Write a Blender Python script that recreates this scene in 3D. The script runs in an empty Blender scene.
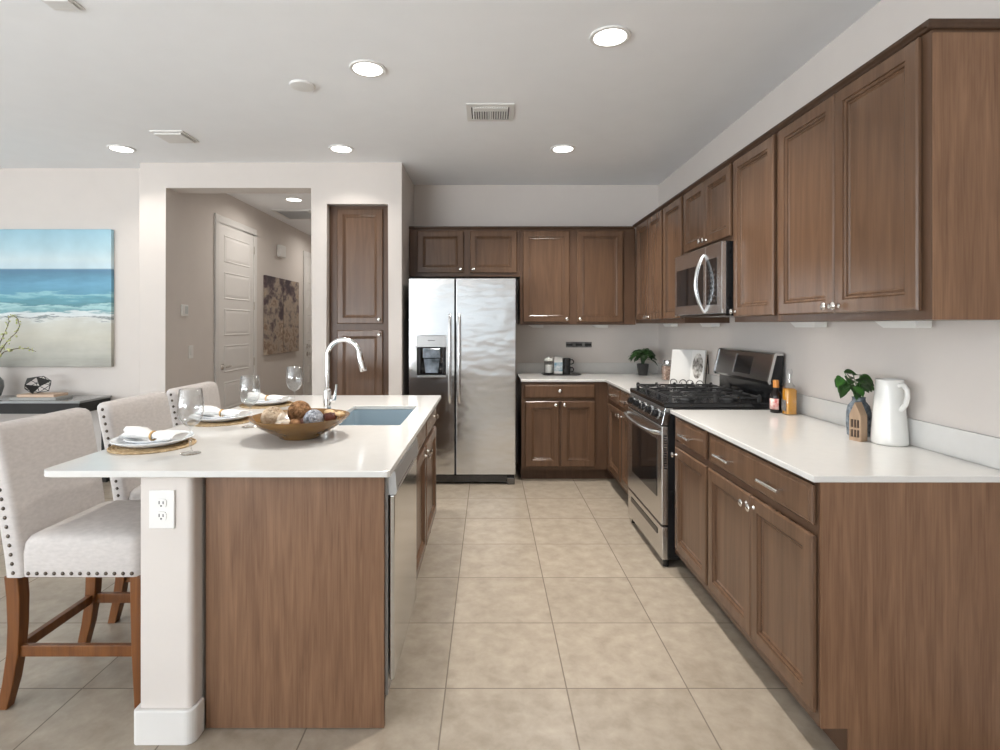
import bpy, bmesh, math, random
from mathutils import Vector, Matrix, noise as mnoise

# ------------------------------------------------------------------ camera, world, light
sc = bpy.context.scene
C = sc.collection
R90 = math.pi/2
CAM_Z = 1.37
cd = bpy.data.cameras.new('camera'); cam = bpy.data.objects.new('camera', cd); C.objects.link(cam)
cam.location = (0, 0, CAM_Z); cam.rotation_euler = (math.pi/2, 0, 0)
cd.sensor_width = 36; cd.lens = 36*550/1000; cd.shift_x = 0.0113; cd.shift_y = -0.0495; cd.clip_start = 0.05
sc.camera = cam
sc.view_settings.view_transform = 'Standard'; sc.view_settings.look = 'None'
sc.view_settings.gamma = 1; sc.view_settings.use_curve_mapping = False
sc.view_settings.exposure = 0.62
sc.cycles.use_denoising = True
sc.cycles.max_bounces = 14; sc.cycles.diffuse_bounces = 8; sc.cycles.glossy_bounces = 6
sc.cycles.transmission_bounces = 12; sc.cycles.sample_clamp_indirect = 6
sc.cycles.caustics_reflective = False; sc.cycles.caustics_refractive = False

w = bpy.data.worlds.new('world'); sc.world = w; w.use_nodes = True
nt = w.node_tree; bg = nt.nodes['Background']
bg.inputs['Color'].default_value = (0.86, 0.93, 1.0, 1); bg.inputs['Strength'].default_value = 1.05

def area(name, loc, rot, sx, sy, power, color=(1, 1, 1), shape='RECTANGLE', spread=math.pi):
    l = bpy.data.lights.new(name, 'AREA'); l.shape = shape; l.size = sx
    if shape in ('RECTANGLE', 'ELLIPSE'): l.size_y = sy
    l.energy = power; l.color = color; l.spread = spread
    o = bpy.data.objects.new(name, l); C.objects.link(o); o.location = loc; o.rotation_euler = rot
    return o
DAY = (0.90, 0.955, 1.0)
# daylight entering through the glazing behind the camera and on the left of the living area
area('daylight_sliding_door', (-4.0, -3.93, 1.25), (R90, 0, 0), 3.4, 2.3, 15, DAY)
area('daylight_side_window', (-6.42, -0.2, 1.35), (R90, 0, -R90), 4.4, 2.1, 55, DAY)
area('daylight_side_window_living', (-6.42, -2.95, 1.35), (R90, 0, -R90), 1.5, 2.1, 40, DAY)
# fill lamps added just inside the glazing, aimed upward to brighten the ceiling
area('ceiling_fill_rear', (-4.0, -3.90, 0.75), (math.radians(168), 0, 0), 3.4, 1.2, 420, DAY)
area('ceiling_fill_side', (-6.40, 0.4, 0.85), (math.radians(130), 0, -R90), 4.4, 1.0, 25, DAY)
sl = bpy.data.lights.new('sun', 'SUN'); sl.energy = 1.6; sl.angle = math.radians(1.5); sl.color = (1.0, 0.95, 0.88)
so = bpy.data.objects.new('sun', sl); C.objects.link(so)
so.rotation_euler = Vector((0.30, 0.55, -1.0)).to_track_quat('-Z', 'Y').to_euler()

# ------------------------------------------------------------------ helpers
R = math.radians
ORI = {}
def col4(c): return (c[0], c[1], c[2], 1)
def srgb(r, g, b):
    f = lambda v: ((v/255+0.055)/1.055)**2.4 if v/255 > 0.04045 else v/255/12.92
    return (f(r), f(g), f(b))

def mat(name, color, rough=0.5, metal=0.0, var=0.06, vscale=6.0, bump=0.0, bscale=60.0, spec=0.5, stretch=(1, 1, 1),
        color2=None, emit=None, estr=0.0, trans=0.0, ior=1.45, coat=0.0, alpha=1.0, bdist=0.02):
    m = bpy.data.materials.new(name); m.use_nodes = True
    n = m.node_tree.nodes; L = m.node_tree.links; p = n['Principled BSDF']
    p.inputs['Roughness'].default_value = rough; p.inputs['Metallic'].default_value = metal
    p.inputs['Specular IOR Level'].default_value = spec
    p.inputs['IOR'].default_value = ior; p.inputs['Transmission Weight'].default_value = trans
    p.inputs['Coat Weight'].default_value = coat; p.inputs['Alpha'].default_value = alpha
    tc = n.new('ShaderNodeTexCoord'); mp = n.new('ShaderNodeMapping'); L.new(tc.outputs['Object'], mp.inputs['Vector'])
    mp.inputs['Scale'].default_value = stretch
    nz = n.new('ShaderNodeTexNoise'); nz.inputs['Scale'].default_value = vscale; nz.inputs['Detail'].default_value = 5
    L.new(mp.outputs['Vector'], nz.inputs['Vector'])
    rp = n.new('ShaderNodeValToRGB')
    c2 = color2 or tuple(max(0, v*(1+var)) for v in color); c1 = tuple(v*(1-var) for v in color) if color2 is None else color
    rp.color_ramp.elements[0].color = col4(c1); rp.color_ramp.elements[0].position = 0.3
    rp.color_ramp.elements[1].color = col4(c2); rp.color_ramp.elements[1].position = 0.7
    L.new(nz.outputs['Fac'], rp.inputs['Fac']); L.new(rp.outputs['Color'], p.inputs['Base Color'])
    if bump:
        b = n.new('ShaderNodeBump'); b.inputs['Strength'].default_value = bump; b.inputs['Distance'].default_value = bdist
        nb = n.new('ShaderNodeTexNoise'); nb.inputs['Scale'].default_value = bscale; nb.inputs['Detail'].default_value = 3
        L.new(mp.outputs['Vector'], nb.inputs['Vector']); L.new(nb.outputs['Fac'], b.inputs['Height'])
        L.new(b.outputs['Normal'], p.inputs['Normal'])
    if emit:
        p.inputs['Emission Color'].default_value = col4(emit); p.inputs['Emission Strength'].default_value = estr
    return m

def thin_glass(name, tint=(1, 1, 1), strength=1.0):
    m = bpy.data.materials.new(name); m.use_nodes = True
    n = m.node_tree.nodes; L = m.node_tree.links
    for q in list(n): n.remove(q)
    out = n.new('ShaderNodeOutputMaterial'); t = n.new('ShaderNodeBsdfTransparent'); g = n.new('ShaderNodeBsdfGlossy'); mx = n.new('ShaderNodeMixShader')
    lw = n.new('ShaderNodeLayerWeight'); lw.inputs['Blend'].default_value = 0.5
    pw = n.new('ShaderNodeMath'); pw.operation = 'POWER'; pw.inputs[1].default_value = 3.5
    ml = n.new('ShaderNodeMath'); ml.operation = 'MULTIPLY_ADD'; ml.inputs[1].default_value = 0.55*strength; ml.inputs[2].default_value = 0.045*strength
    g.inputs['Roughness'].default_value = 0.0; t.inputs['Color'].default_value = col4(tint)
    L.new(lw.outputs['Facing'], pw.inputs[0]); L.new(pw.outputs[0], ml.inputs[0]); L.new(ml.outputs[0], mx.inputs[0]); L.new(t.outputs[0], mx.inputs[1]); L.new(g.outputs[0], mx.inputs[2]); L.new(mx.outputs[0], out.inputs['Surface'])
    return m

class MB:
    def __init__(s): s.bm = bmesh.new()
    def face(s, pts):
        return s.bm.faces.new([s.bm.verts.new(p) for p in pts])
    def box(s, x0, x1, y0, y1, z0, z1):
        v = [s.bm.verts.new((x, y, z)) for z in (z0, z1) for y in (y0, y1) for x in (x0, x1)]
        for f in ((0, 2, 3, 1), (4, 5, 7, 6), (0, 1, 5, 4), (2, 6, 7, 3), (0, 4, 6, 2), (1, 3, 7, 5)):
            s.bm.faces.new([v[i] for i in f])
        return s
    def obox(s, c, half, M):
        v = [s.bm.verts.new(Vector(c)+M @ Vector((x*half[0], y*half[1], z*half[2]))) for z in (-1, 1) for y in (-1, 1) for x in (-1, 1)]
        for f in ((0, 2, 3, 1), (4, 5, 7, 6), (0, 1, 5, 4), (2, 6, 7, 3), (0, 4, 6, 2), (1, 3, 7, 5)):
            s.bm.faces.new([v[i] for i in f])
        return s
    def prism(s, pts, lo, hi, axis='z'):
        def mk(p, t):
            return {'z': (p[0], p[1], t), 'y': (p[0], t, p[1]), 'x': (t, p[0], p[1])}[axis]
        a = [s.bm.verts.new(mk(p, lo)) for p in pts]; b = [s.bm.verts.new(mk(p, hi)) for p in pts]
        n = len(pts)
        s.bm.faces.new(a); s.bm.faces.new(b[::-1])
        for i in range(n): s.bm.faces.new((a[i], a[(i+1) % n], b[(i+1) % n], b[i]))
        return s
    def loft(s, rings, cap=True, closed=True):
        vs = [[s.bm.verts.new(p) for p in r] for r in rings]
        n = len(vs[0])
        for a, b in zip(vs, vs[1:]):
            for i in range(n if closed else n-1):
                s.bm.faces.new((a[i], a[(i+1) % n], b[(i+1) % n], b[i]))
        if cap:
            s.bm.faces.new(vs[0][::-1]); s.bm.faces.new(vs[-1])
        return s
    def tube(s, pts, r, n=8, closed=False, cap=True):
        pts = [Vector(p) for p in pts]; m = len(pts)
        rs = r if isinstance(r, (list, tuple)) else [r]*m
        up = None; rings = []
        for i in range(m):
            if closed: t = pts[(i+1) % m]-pts[i-1]
            else: t = pts[min(i+1, m-1)]-pts[max(i-1, 0)]
            t.normalize()
            if up is None:
                up = Vector((0, 0, 1)) if abs(t.z) < 0.9 else Vector((1, 0, 0))
            up = (up-t*up.dot(t))
            if up.length < 1e-6: up = t.orthogonal()
            up.normalize(); q = t.cross(up)
            rings.append([pts[i]+(up*math.cos(a)+q*math.sin(a))*rs[i] for a in [2*math.pi*k/n for k in range(n)]])
        if closed: rings.append(rings[0])
        return s.loft(rings, cap=cap and not closed)
    def cyl(s, p0, p1, r0, r1=None, n=20):
        return s.tube([p0, p1], [r0, r0 if r1 is None else r1], n)
    def lathe(s, prof, c=(0, 0, 0), n=32, M=None, closed=False):
        c = Vector(c); rings = []
        for r, z in prof:
            rg = []
            for k in range(n):
                a = 2*math.pi*k/n
                p = Vector((max(r, 1e-5)*math.cos(a), max(r, 1e-5)*math.sin(a), z))
                rg.append(c+(M @ p if M else p))
            rings.append(rg)
        return s.loft(rings, cap=True)
    def ball(s, c, r, u=16, v=10, sc3=(1, 1, 1), fn=None, M=None):
        c = Vector(c); rings = []
        for j in range(v+1):
            th = math.pi*min(max(j/v, 0.004), 0.996); rg = []
            for k in range(u):
                a = 2*math.pi*k/u
                d = Vector((math.sin(th)*math.cos(a), math.sin(th)*math.sin(a), -math.cos(th)))
                q = r*(fn(d) if fn else 1)
                p = Vector((d.x*sc3[0], d.y*sc3[1], d.z*sc3[2]))*q
                rg.append(c+(M @ p if M else p))
            rings.append(rg)
        return s.loft(rings)
    def build(s, name, m, parent=None, smooth=None, bevel=0, segs=2, origin=None, local=False, solid=0):
        bm = s.bm
        bmesh.ops.remove_doubles(bm, verts=bm.verts, dist=1e-6)
        bmesh.ops.recalc_face_normals(bm, faces=bm.faces)
        me = bpy.data.meshes.new(name)
        if parent is not None:
            o0 = ORI[parent.name]
        elif origin is not None: o0 = Vector(origin)
        elif local: o0 = Vector((0, 0, 0))
        else:
            xs = [v.co.x for v in bm.verts]; ys = [v.co.y for v in bm.verts]; zs = [v.co.z for v in bm.verts]
            o0 = Vector(((min(xs)+max(xs))/2, (min(ys)+max(ys))/2, min(zs)))
        if not local: bmesh.ops.translate(bm, verts=bm.verts, vec=-o0)
        if smooth:
            for f in bm.faces: f.smooth = True
        bm.to_mesh(me); bm.free()
        if smooth: me.set_sharp_from_angle(angle=R(smooth))
        me.materials.append(m)
        o = bpy.data.objects.new(name, me); C.objects.link(o)
        if parent is not None: o.parent = parent
        elif not local: o.location = o0
        ORI[o.name] = Vector((0, 0, 0)) if local else o0.copy()
        if solid:
            md = o.modifiers.new('solid', 'SOLIDIFY'); md.thickness = solid; md.offset = 0
        if bevel:
            md = o.modifiers.new('bevel', 'BEVEL'); md.width = bevel; md.segments = segs; md.limit_method = 'ANGLE'; md.angle_limit = R(40)
        return o

def tag(o, label, cat, group=None, kind=None):
    o['label'] = label; o['category'] = cat
    if group: o['group'] = group
    if kind: o['kind'] = kind
    return o
def thing(name, label, cat, loc, group=None, local=False, rz=0):
    o = bpy.data.objects.new(name, None); C.objects.link(o); o.location = loc; o.rotation_euler = (0, 0, rz)
    o.empty_display_size = 0.05
    ORI[o.name] = Vector((0, 0, 0)) if local else Vector(loc)
    return tag(o, label, cat, group)
def struct(o): o['kind'] = 'structure'; return o
def copy_tree(o, parent=None):
    c = o.copy(); C.objects.link(c)
    ORI[c.name] = ORI[o.name].copy()
    if parent is not None: c.parent = parent
    for ch in list(o.children): copy_tree(ch, c)
    return c
def rrect(cx, cy, hx, hy, r, n=5):
    pts = []
    for sx, sy, a0 in ((1, 1, 0), (-1, 1, 90), (-1, -1, 180), (1, -1, 270)):
        for k in range(n+1):
            a = R(a0+90*k/n)
            pts.append((cx+sx*(hx-r)+r*math.cos(a), cy+sy*(hy-r)+r*math.sin(a)))
    return pts
def arc(c, r, a0, a1, n, plane='xz'):
    out = []
    for k in range(n+1):
        a = R(a0+(a1-a0)*k/n)
        d = (r*math.cos(a), r*math.sin(a))
        if plane == 'xz': out.append((c[0]+d[0], c[1], c[2]+d[1]))
        if plane == 'yz': out.append((c[0], c[1]+d[0], c[2]+d[1]))
        if plane == 'xy': out.append((c[0]+d[0], c[1]+d[1], c[2]))
    return out

# ------------------------------------------------------------------ materials
def wood(name, c_dark, c_light, rough, scale=1.0, spec=0.36, contrast=(0.32, 0.68), fine=0.5):
    m = bpy.data.materials.new(name); m.use_nodes = True
    n = m.node_tree.nodes; L = m.node_tree.links; p = n['Principled BSDF']
    p.inputs['Roughness'].default_value = rough; p.inputs['Specular IOR Level'].default_value = spec
    tc = n.new('ShaderNodeTexCoord'); mp = n.new('ShaderNodeMapping'); L.new(tc.outputs['Object'], mp.inputs['Vector'])
    mp.inputs['Scale'].default_value = (14*scale, 14*scale, 0.9*scale)
    a = n.new('ShaderNodeTexNoise'); a.inputs['Scale'].default_value = 1.6; a.inputs['Detail'].default_value = 6; a.inputs['Distortion'].default_value = 1.2
    L.new(mp.outputs['Vector'], a.inputs['Vector'])
    mp2 = n.new('ShaderNodeMapping'); L.new(tc.outputs['Object'], mp2.inputs['Vector']); mp2.inputs['Scale'].default_value = (140, 140, 4)
    b = n.new('ShaderNodeTexNoise'); b.inputs['Scale'].default_value = 1.5; b.inputs['Detail'].default_value = 3
    L.new(mp2.outputs['Vector'], b.inputs['Vector'])
    mx = n.new('ShaderNodeMix'); mx.data_type = 'FLOAT'; mx.inputs[0].default_value = fine*0.5
    L.new(a.outputs['Fac'], mx.inputs[2]); L.new(b.outputs['Fac'], mx.inputs[3])
    rp = n.new('ShaderNodeValToRGB'); rp.color_ramp.elements[0].position = contrast[0]; rp.color_ramp.elements[1].position = contrast[1]
    rp.color_ramp.elements[0].color = col4(c_dark); rp.color_ramp.elements[1].color = col4(c_light)
    L.new(mx.outputs[0], rp.inputs['Fac']); L.new(rp.outputs['Color'], p.inputs['Base Color'])
    return m

M = {}
M['wall'] = mat('wall_paint', (0.615, 0.570, 0.535), 0.9, var=0.012, bump=0.06, bscale=90, bdist=0.004, spec=0.2)
M['wall_hall'] = M['wall']
M['ceil'] = mat('ceiling_paint', (0.84, 0.85, 0.865), 0.95, var=0.01, bump=0.05, bscale=70, bdist=0.004, spec=0.1)
M['trim'] = mat('white_trim', (0.68, 0.665, 0.645), 0.45, var=0.01)
M['white_plastic'] = mat('white_plastic', (0.72, 0.71, 0.69), 0.35, var=0.01)
M['door_white'] = mat('door_paint', (0.72, 0.70, 0.68), 0.45, var=0.01)
M['wood'] = wood('stained_cabinet_wood', (0.095, 0.052, 0.030), (0.140, 0.079, 0.047), 0.26)
M['wood_in'] = wood('cabinet_frame_wood', (0.080, 0.043, 0.025), (0.112, 0.062, 0.037), 0.36)
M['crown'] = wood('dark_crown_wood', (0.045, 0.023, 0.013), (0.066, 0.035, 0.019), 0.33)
M['lam'] = wood('laminate_end_panel', (0.118, 0.059, 0.032), (0.250, 0.140, 0.080), 0.42, 1.6, contrast=(0.28, 0.74), fine=0.8)
M['stoolwood'] = wood('stool_leg_wood', (0.10, 0.032, 0.008), (0.19, 0.072, 0.020), 0.3, 1.3)
M['quartz'] = mat('white_quartz', (0.62, 0.61, 0.59), 0.13, var=0.015, vscale=25, spec=0.5)
M['steel'] = mat('brushed_steel', (0.68, 0.67, 0.66), 0.25, 1.0, var=0.03, vscale=3)
M['steel_edge'] = mat('polished_steel_trim', (0.72, 0.73, 0.74), 0.22, 1.0, var=0.02)
M['steel_smooth'] = mat('smooth_steel', (0.62, 0.61, 0.59), 0.15, 1.0, var=0.02)
M['steel_grey'] = mat('grey_metallic_panel', (0.42, 0.42, 0.42), 0.35, 0.6, var=0.03)
M['chrome'] = mat('chrome', (0.82, 0.82, 0.82), 0.06, 1.0, var=0.01)
M['nickel'] = mat('satin_nickel', (0.78, 0.76, 0.73), 0.2, 1.0, var=0.01)
M['black'] = mat('black_enamel', (0.012, 0.012, 0.013), 0.16, var=0.1)
M['black_matte'] = mat('black_cast_iron', (0.03, 0.03, 0.031), 0.33, var=0.2, vscale=40)
M['black_glass'] = mat('black_glass', (0.010, 0.010, 0.011), 0.05, var=0.05, spec=0.6)
M['dark_steel'] = mat('dark_steel_panel', (0.16, 0.155, 0.15), 0.22, 1.0, var=0.05)
M['mid_steel'] = mat('grey_range_steel', (0.33, 0.335, 0.34), 0.2, 1.0, var=0.04)
M['fridge_side'] = mat('fridge_side_grey', (0.05, 0.05, 0.052), 0.45, var=0.05)
M['linen'] = mat('linen_upholstery', (0.53, 0.495, 0.475), 0.95, var=0.07, vscale=45, bump=0.25, bscale=350, bdist=0.002, spec=0.15, stretch=(1, 1, 2.2))
M['nail'] = mat('antique_nailhead', (0.11, 0.09, 0.075), 0.3, 1.0, var=0.2)
M['plate'] = mat('glazed_white_china', (0.74, 0.765, 0.79), 0.12, var=0.01)
M['jute'] = mat('woven_jute', (0.42, 0.28, 0.14), 0.9, color2=(0.62, 0.47, 0.29), vscale=60, bump=0.5, bscale=200)
M['napkin'] = mat('napkin_cotton', (0.78, 0.77, 0.75), 0.95, var=0.02, bump=0.15, bscale=300, bdist=0.002)
M['gold'] = mat('gold_ring', (0.62, 0.40, 0.18), 0.35, 0.7, var=0.08)
M['glass'] = thin_glass('clear_glass', (0.985, 0.99, 0.99), 1.3)
M['wine_glass'] = thin_glass('wine_glass_clear', (0.96, 0.965, 0.965), 2.2)
M['pane'] = thin_glass('window_pane', (0.97, 0.98, 0.98), 0.6)
M['bowl'] = mat('wooden_bowl_glaze', (0.105, 0.052, 0.016), 0.22, color2=(0.22, 0.12, 0.04), vscale=5, stretch=(1, 1, 4))
M['sink'] = mat('sink_composite', (0.24, 0.31, 0.36), 0.3, var=0.03)
M['console'] = mat('console_charcoal', (0.030, 0.029, 0.028), 0.6, var=0.1, spec=0.2)
M['pitcher'] = mat('white_ceramic', (0.69, 0.685, 0.66), 0.18, var=0.01)
M['leaf'] = mat('leaf_green', (0.014, 0.032, 0.009), 0.38, color2=(0.034, 0.085, 0.022), vscale=14)
M['leaf_bright'] = mat('leaf_bright_green', (0.02, 0.085, 0.012), 0.35, color2=(0.055, 0.17, 0.03), vscale=18)
M['twig'] = mat('twig_brown', (0.12, 0.09, 0.05), 0.8, var=0.2)
M['blossom'] = mat('pale_green_bud', (0.36, 0.40, 0.12), 0.7, color2=(0.62, 0.62, 0.38), vscale=30)
M['grey_glaze'] = mat('grey_glazed_vase', (0.05, 0.065, 0.08), 0.25, color2=(0.22, 0.26, 0.30), vscale=60, bump=0.4, bscale=120)
M['vase_left'] = mat('pale_grey_vase', (0.16, 0.17, 0.17), 0.3, var=0.1)
M['beech'] = mat('pale_wood', (0.30, 0.20, 0.13), 0.6, color2=(0.40, 0.285, 0.19), vscale=6, stretch=(6, 6, 1))
M['dark_void'] = mat('dark_recess', (0.06, 0.04, 0.03), 0.8)
M['oil'] = mat('golden_oil', (0.62, 0.27, 0.012), 0.05, var=0.05, spec=0.5, coat=0.5)
M['sauce'] = mat('dark_vinegar', (0.012, 0.008, 0.007), 0.06, var=0.1)
M['cork'] = mat('orange_cap', (0.55, 0.22, 0.05), 0.45, var=0.1)
M['redlabel'] = mat('red_label', (0.42, 0.03, 0.03), 0.6, color2=(0.75, 0.68, 0.62), vscale=55)
M['darklabel'] = mat('dark_label', (0.03, 0.03, 0.035), 0.6, color2=(0.25, 0.24, 0.22), vscale=90)
M['paper'] = mat('paper_white', (0.70, 0.69, 0.67), 0.8, var=0.02)
M['bookpeach'] = mat('peach_book_cloth', (0.55, 0.40, 0.30), 0.7, var=0.05)
M['bookgrey'] = mat('grey_book_cloth', (0.33, 0.33, 0.31), 0.7, var=0.05)
M['wire'] = mat('black_wire', (0.015, 0.014, 0.013), 0.4, var=0.1)
M['mug'] = mat('black_mug', (0.012, 0.012, 0.013), 0.2, var=0.1)
M['carton'] = mat('blue_white_carton', (0.70, 0.72, 0.72), 0.6, color2=(0.05, 0.22, 0.34), vscale=22)
M['granola'] = mat('mixed_granola', (0.10, 0.045, 0.03), 0.8, color2=(0.62, 0.45, 0.36), vscale=85)
M['soil'] = mat('potting_soil', (0.02, 0.014, 0.01), 0.95, var=0.3, vscale=80)
M['vent_dark'] = mat('vent_shadow', (0.10, 0.10, 0.10), 0.9)
M['lens'] = mat('lamp_lens', (0.9, 0.9, 0.9), 0.5, emit=(1.0, 0.97, 0.92), estr=3.0)
M['led_off'] = mat('frosted_diffuser', (0.80, 0.79, 0.76), 0.4, var=0.01)
M['weave_tan'] = mat('tan_weave', (0.38, 0.27, 0.17), 0.9, color2=(0.70, 0.57, 0.43), vscale=45, bump=0.6, bscale=110)
M['weave_brown'] = mat('brown_weave', (0.13, 0.058, 0.022), 0.9, color2=(0.42, 0.23, 0.11), vscale=45, bump=0.6, bscale=110)
M['weave_grey'] = mat('grey_weave', (0.10, 0.11, 0.13), 0.6, color2=(0.58, 0.60, 0.66), vscale=55, bump=0.6, bscale=110)
M['pod_dark'] = mat('dried_pod_dark', (0.05, 0.012, 0.008), 0.45, color2=(0.13, 0.035, 0.02), vscale=20)
M['pod_tan'] = mat('dried_pod_tan', (0.45, 0.30, 0.14), 0.7, color2=(0.68, 0.50, 0.30), vscale=30)
M['shell'] = mat('pale_shell', (0.66, 0.58, 0.48), 0.5, var=0.08, vscale=30)
M['outlet_steel'] = mat('dark_outlet_plate', (0.05, 0.05, 0.05), 0.35, 0.6, color2=(0.17, 0.17, 0.165), vscale=30, stretch=(1, 1, 0.2))
M['display'] = mat('display_glass', (0.006, 0.006, 0.007), 0.12, color2=(0.02, 0.021, 0.023), vscale=60)
M['disp_blue'] = mat('dispenser_plastic', (0.06, 0.075, 0.09), 0.12, color2=(0.32, 0.38, 0.46), vscale=12, coat=0.5)
M['grout_white'] = M['trim']

def fridge_steel():
    m = mat('rippled_fridge_steel', (0.66, 0.66, 0.655), 0.17, 1.0, var=0.01)
    n = m.node_tree.nodes; L = m.node_tree.links; p = n['Principled BSDF']
    tc = n.new('ShaderNodeTexCoord'); mp = n.new('ShaderNodeMapping'); mp.inputs['Scale'].default_value = (3.2, 1, 6.5)
    L.new(tc.outputs['Object'], mp.inputs['Vector'])
    nz = n.new('ShaderNodeTexNoise'); nz.inputs['Scale'].default_value = 0.95; nz.inputs['Detail'].default_value = 2.2
    L.new(mp.outputs['Vector'], nz.inputs['Vector'])
    b = n.new('ShaderNodeBump'); b.inputs['Strength'].default_value = 0.22; b.inputs['Distance'].default_value = 0.03
    L.new(nz.outputs['Fac'], b.inputs['Height']); L.new(b.outputs['Normal'], p.inputs['Normal'])
    return m
M['fridge'] = fridge_steel()

def tile_floor():
    m = bpy.data.materials.new('beige_floor_tile'); m.use_nodes = True
    n = m.node_tree.nodes; L = m.node_tree.links; p = n['Principled BSDF']
    T = 0.457
    g = n.new('ShaderNodeNewGeometry'); sp = n.new('ShaderNodeSeparateXYZ'); L.new(g.outputs['Position'], sp.inputs[0])
    def mth(op, a, b=None):
        q = n.new('ShaderNodeMath'); q.operation = op
        for i, v in enumerate((a, b)):
            if v is None: continue
            if isinstance(v, (int, float)): q.inputs[i].default_value = v
            else: L.new(v, q.inputs[i])
        return q.outputs[0]
    def axis(out, off):
        u = mth('DIVIDE', mth('SUBTRACT', out, off), T)
        fr = mth('FRACT', u); fl = mth('FLOOR', u)
        d = mth('MULTIPLY', mth('MINIMUM', fr, mth('SUBTRACT', 1.0, fr)), T)
        return d, fl
    dx, ix = axis(sp.outputs[0], -0.163-20*T); dy, iy = axis(sp.outputs[1], 2.076-20*T)
    d = mth('MINIMUM', dx, dy)
    gr = n.new('ShaderNodeMapRange'); gr.inputs[1].default_value = 0.0018; gr.inputs[2].default_value = 0.0032; L.new(d, gr.inputs[0])
    cx = n.new('ShaderNodeCombineXYZ'); L.new(ix, cx.inputs[0]); L.new(iy, cx.inputs[1])
    wn = n.new('ShaderNodeTexWhiteNoise'); L.new(cx.outputs[0], wn.inputs['Vector'])
    ad = n.new('ShaderNodeVectorMath'); ad.operation = 'MULTIPLY_ADD'; L.new(wn.outputs['Color'], ad.inputs[0]); ad.inputs[1].default_value = (7, 7, 7); L.new(g.outputs['Position'], ad.inputs[2])
    n1 = n.new('ShaderNodeTexNoise'); n1.inputs['Scale'].default_value = 13; n1.inputs['Detail'].default_value = 7; n1.inputs['Roughness'].default_value = 0.6; n1.inputs['Distortion'].default_value = 0.2
    L.new(ad.outputs[0], n1.inputs['Vector'])
    rp = n.new('ShaderNodeValToRGB'); e = rp.color_ramp.elements
    e[0].position = 0.30; e[0].color = col4((0.262, 0.218, 0.168)); e[1].position = 0.74; e[1].color = col4((0.395, 0.340, 0.275))
    L.new(n1.outputs['Fac'], rp.inputs['Fac'])
    hv = n.new('ShaderNodeHueSaturation'); L.new(rp.outputs['Color'], hv.inputs['Color'])
    mr = n.new('ShaderNodeMapRange'); mr.inputs[3].default_value = 0.95; mr.inputs[4].default_value = 1.05; L.new(wn.outputs['Value'], mr.inputs[0]); L.new(mr.outputs[0], hv.inputs['Value'])
    mx = n.new('ShaderNodeMix'); mx.data_type = 'RGBA'; L.new(gr.outputs[0], mx.inputs[0]); mx.inputs[6].default_value = col4((0.17, 0.14, 0.11)); L.new(hv.outputs['Color'], mx.inputs[7])
    L.new(mx.outputs[2], p.inputs['Base Color'])
    mr2 = n.new('ShaderNodeMapRange'); mr2.inputs[3].default_value = 0.8; mr2.inputs[4].default_value = 0.33; L.new(gr.outputs[0], mr2.inputs[0]); L.new(mr2.outputs[0], p.inputs['Roughness'])
    b = n.new('ShaderNodeBump'); b.inputs['Strength'].default_value = 0.3; b.inputs['Distance'].default_value = 0.002; L.new(gr.outputs[0], b.inputs['Height']); L.new(b.outputs['Normal'], p.inputs['Normal'])
    return m
M['tile'] = tile_floor()

# ------------------------------------------------------------------ room shell
CEIL = 2.765; WX = 1.685; WY = 5.46; XL = -6.5; YF = -4.0; PY = 4.71
def shell(name, mb, m, bevel=0): return struct(mb.build(name, m, bevel=bevel))
shell('floor', MB().box(XL-0.15, WX+0.15, YF-0.15, 9.3, -0.1, 0), M['tile'])
shell('ceiling', MB().box(XL-0.15, WX+0.15, YF-0.15, 9.3, CEIL, CEIL+0.12), M['ceil'])
shell('wall_right', MB().box(WX, WX+0.12, YF-0.12, WY+0.12, 0, CEIL), M['wall'])
shell('wall_back', MB().box(-0.80, WX, WY, WY+0.12, 0, CEIL), M['wall'])
shell('wall_dining', MB().box(XL, -2.99, 4.88, 5.0, 0, CEIL), M['wall'])
comb = [(-2.995, 0), (-2.77, 0), (-2.77, 2.554), (-1.515, 2.554), (-1.515, 0), (-1.392, 0), (-1.392, 2.417), (-0.857, 2.417), (-0.857, 0), (-0.743, 0), (-0.743, CEIL), (-2.995, CEIL)]
cm = MB().prism(comb, PY, PY+0.22, 'y')
es = [e for e in cm.bm.edges if all(abs(v.co.y-PY) < 1e-5 for v in e.verts) and min(v.co.z for v in e.verts) < CEIL-0.01 and max(v.co.z for v in e.verts) > 0.01]
bmesh.ops.bevel(cm.bm, geom=es, offset=0.006, segments=3, affect='EDGES', profile=0.5)
shell('wall_middle', cm, M['wall'])
shell('wall_alcove', MB().box(-0.857, -0.743, PY+0.20, WY+0.12, 0, CEIL), M['wall'])
shell('wall_hall_left', MB().box(-2.99, -2.77, PY+0.2202, 9.2, 0, CEIL), M['wall'])
shell('wall_hall_right', MB().box(-1.515, -1.395, PY+0.2202, 9.2, 0, CEIL), M['wall'])
shell('wall_hall_end', MB().box(-2.77, -1.515, 9.1, 9.2, 0, CEIL), M['wall'])
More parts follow.
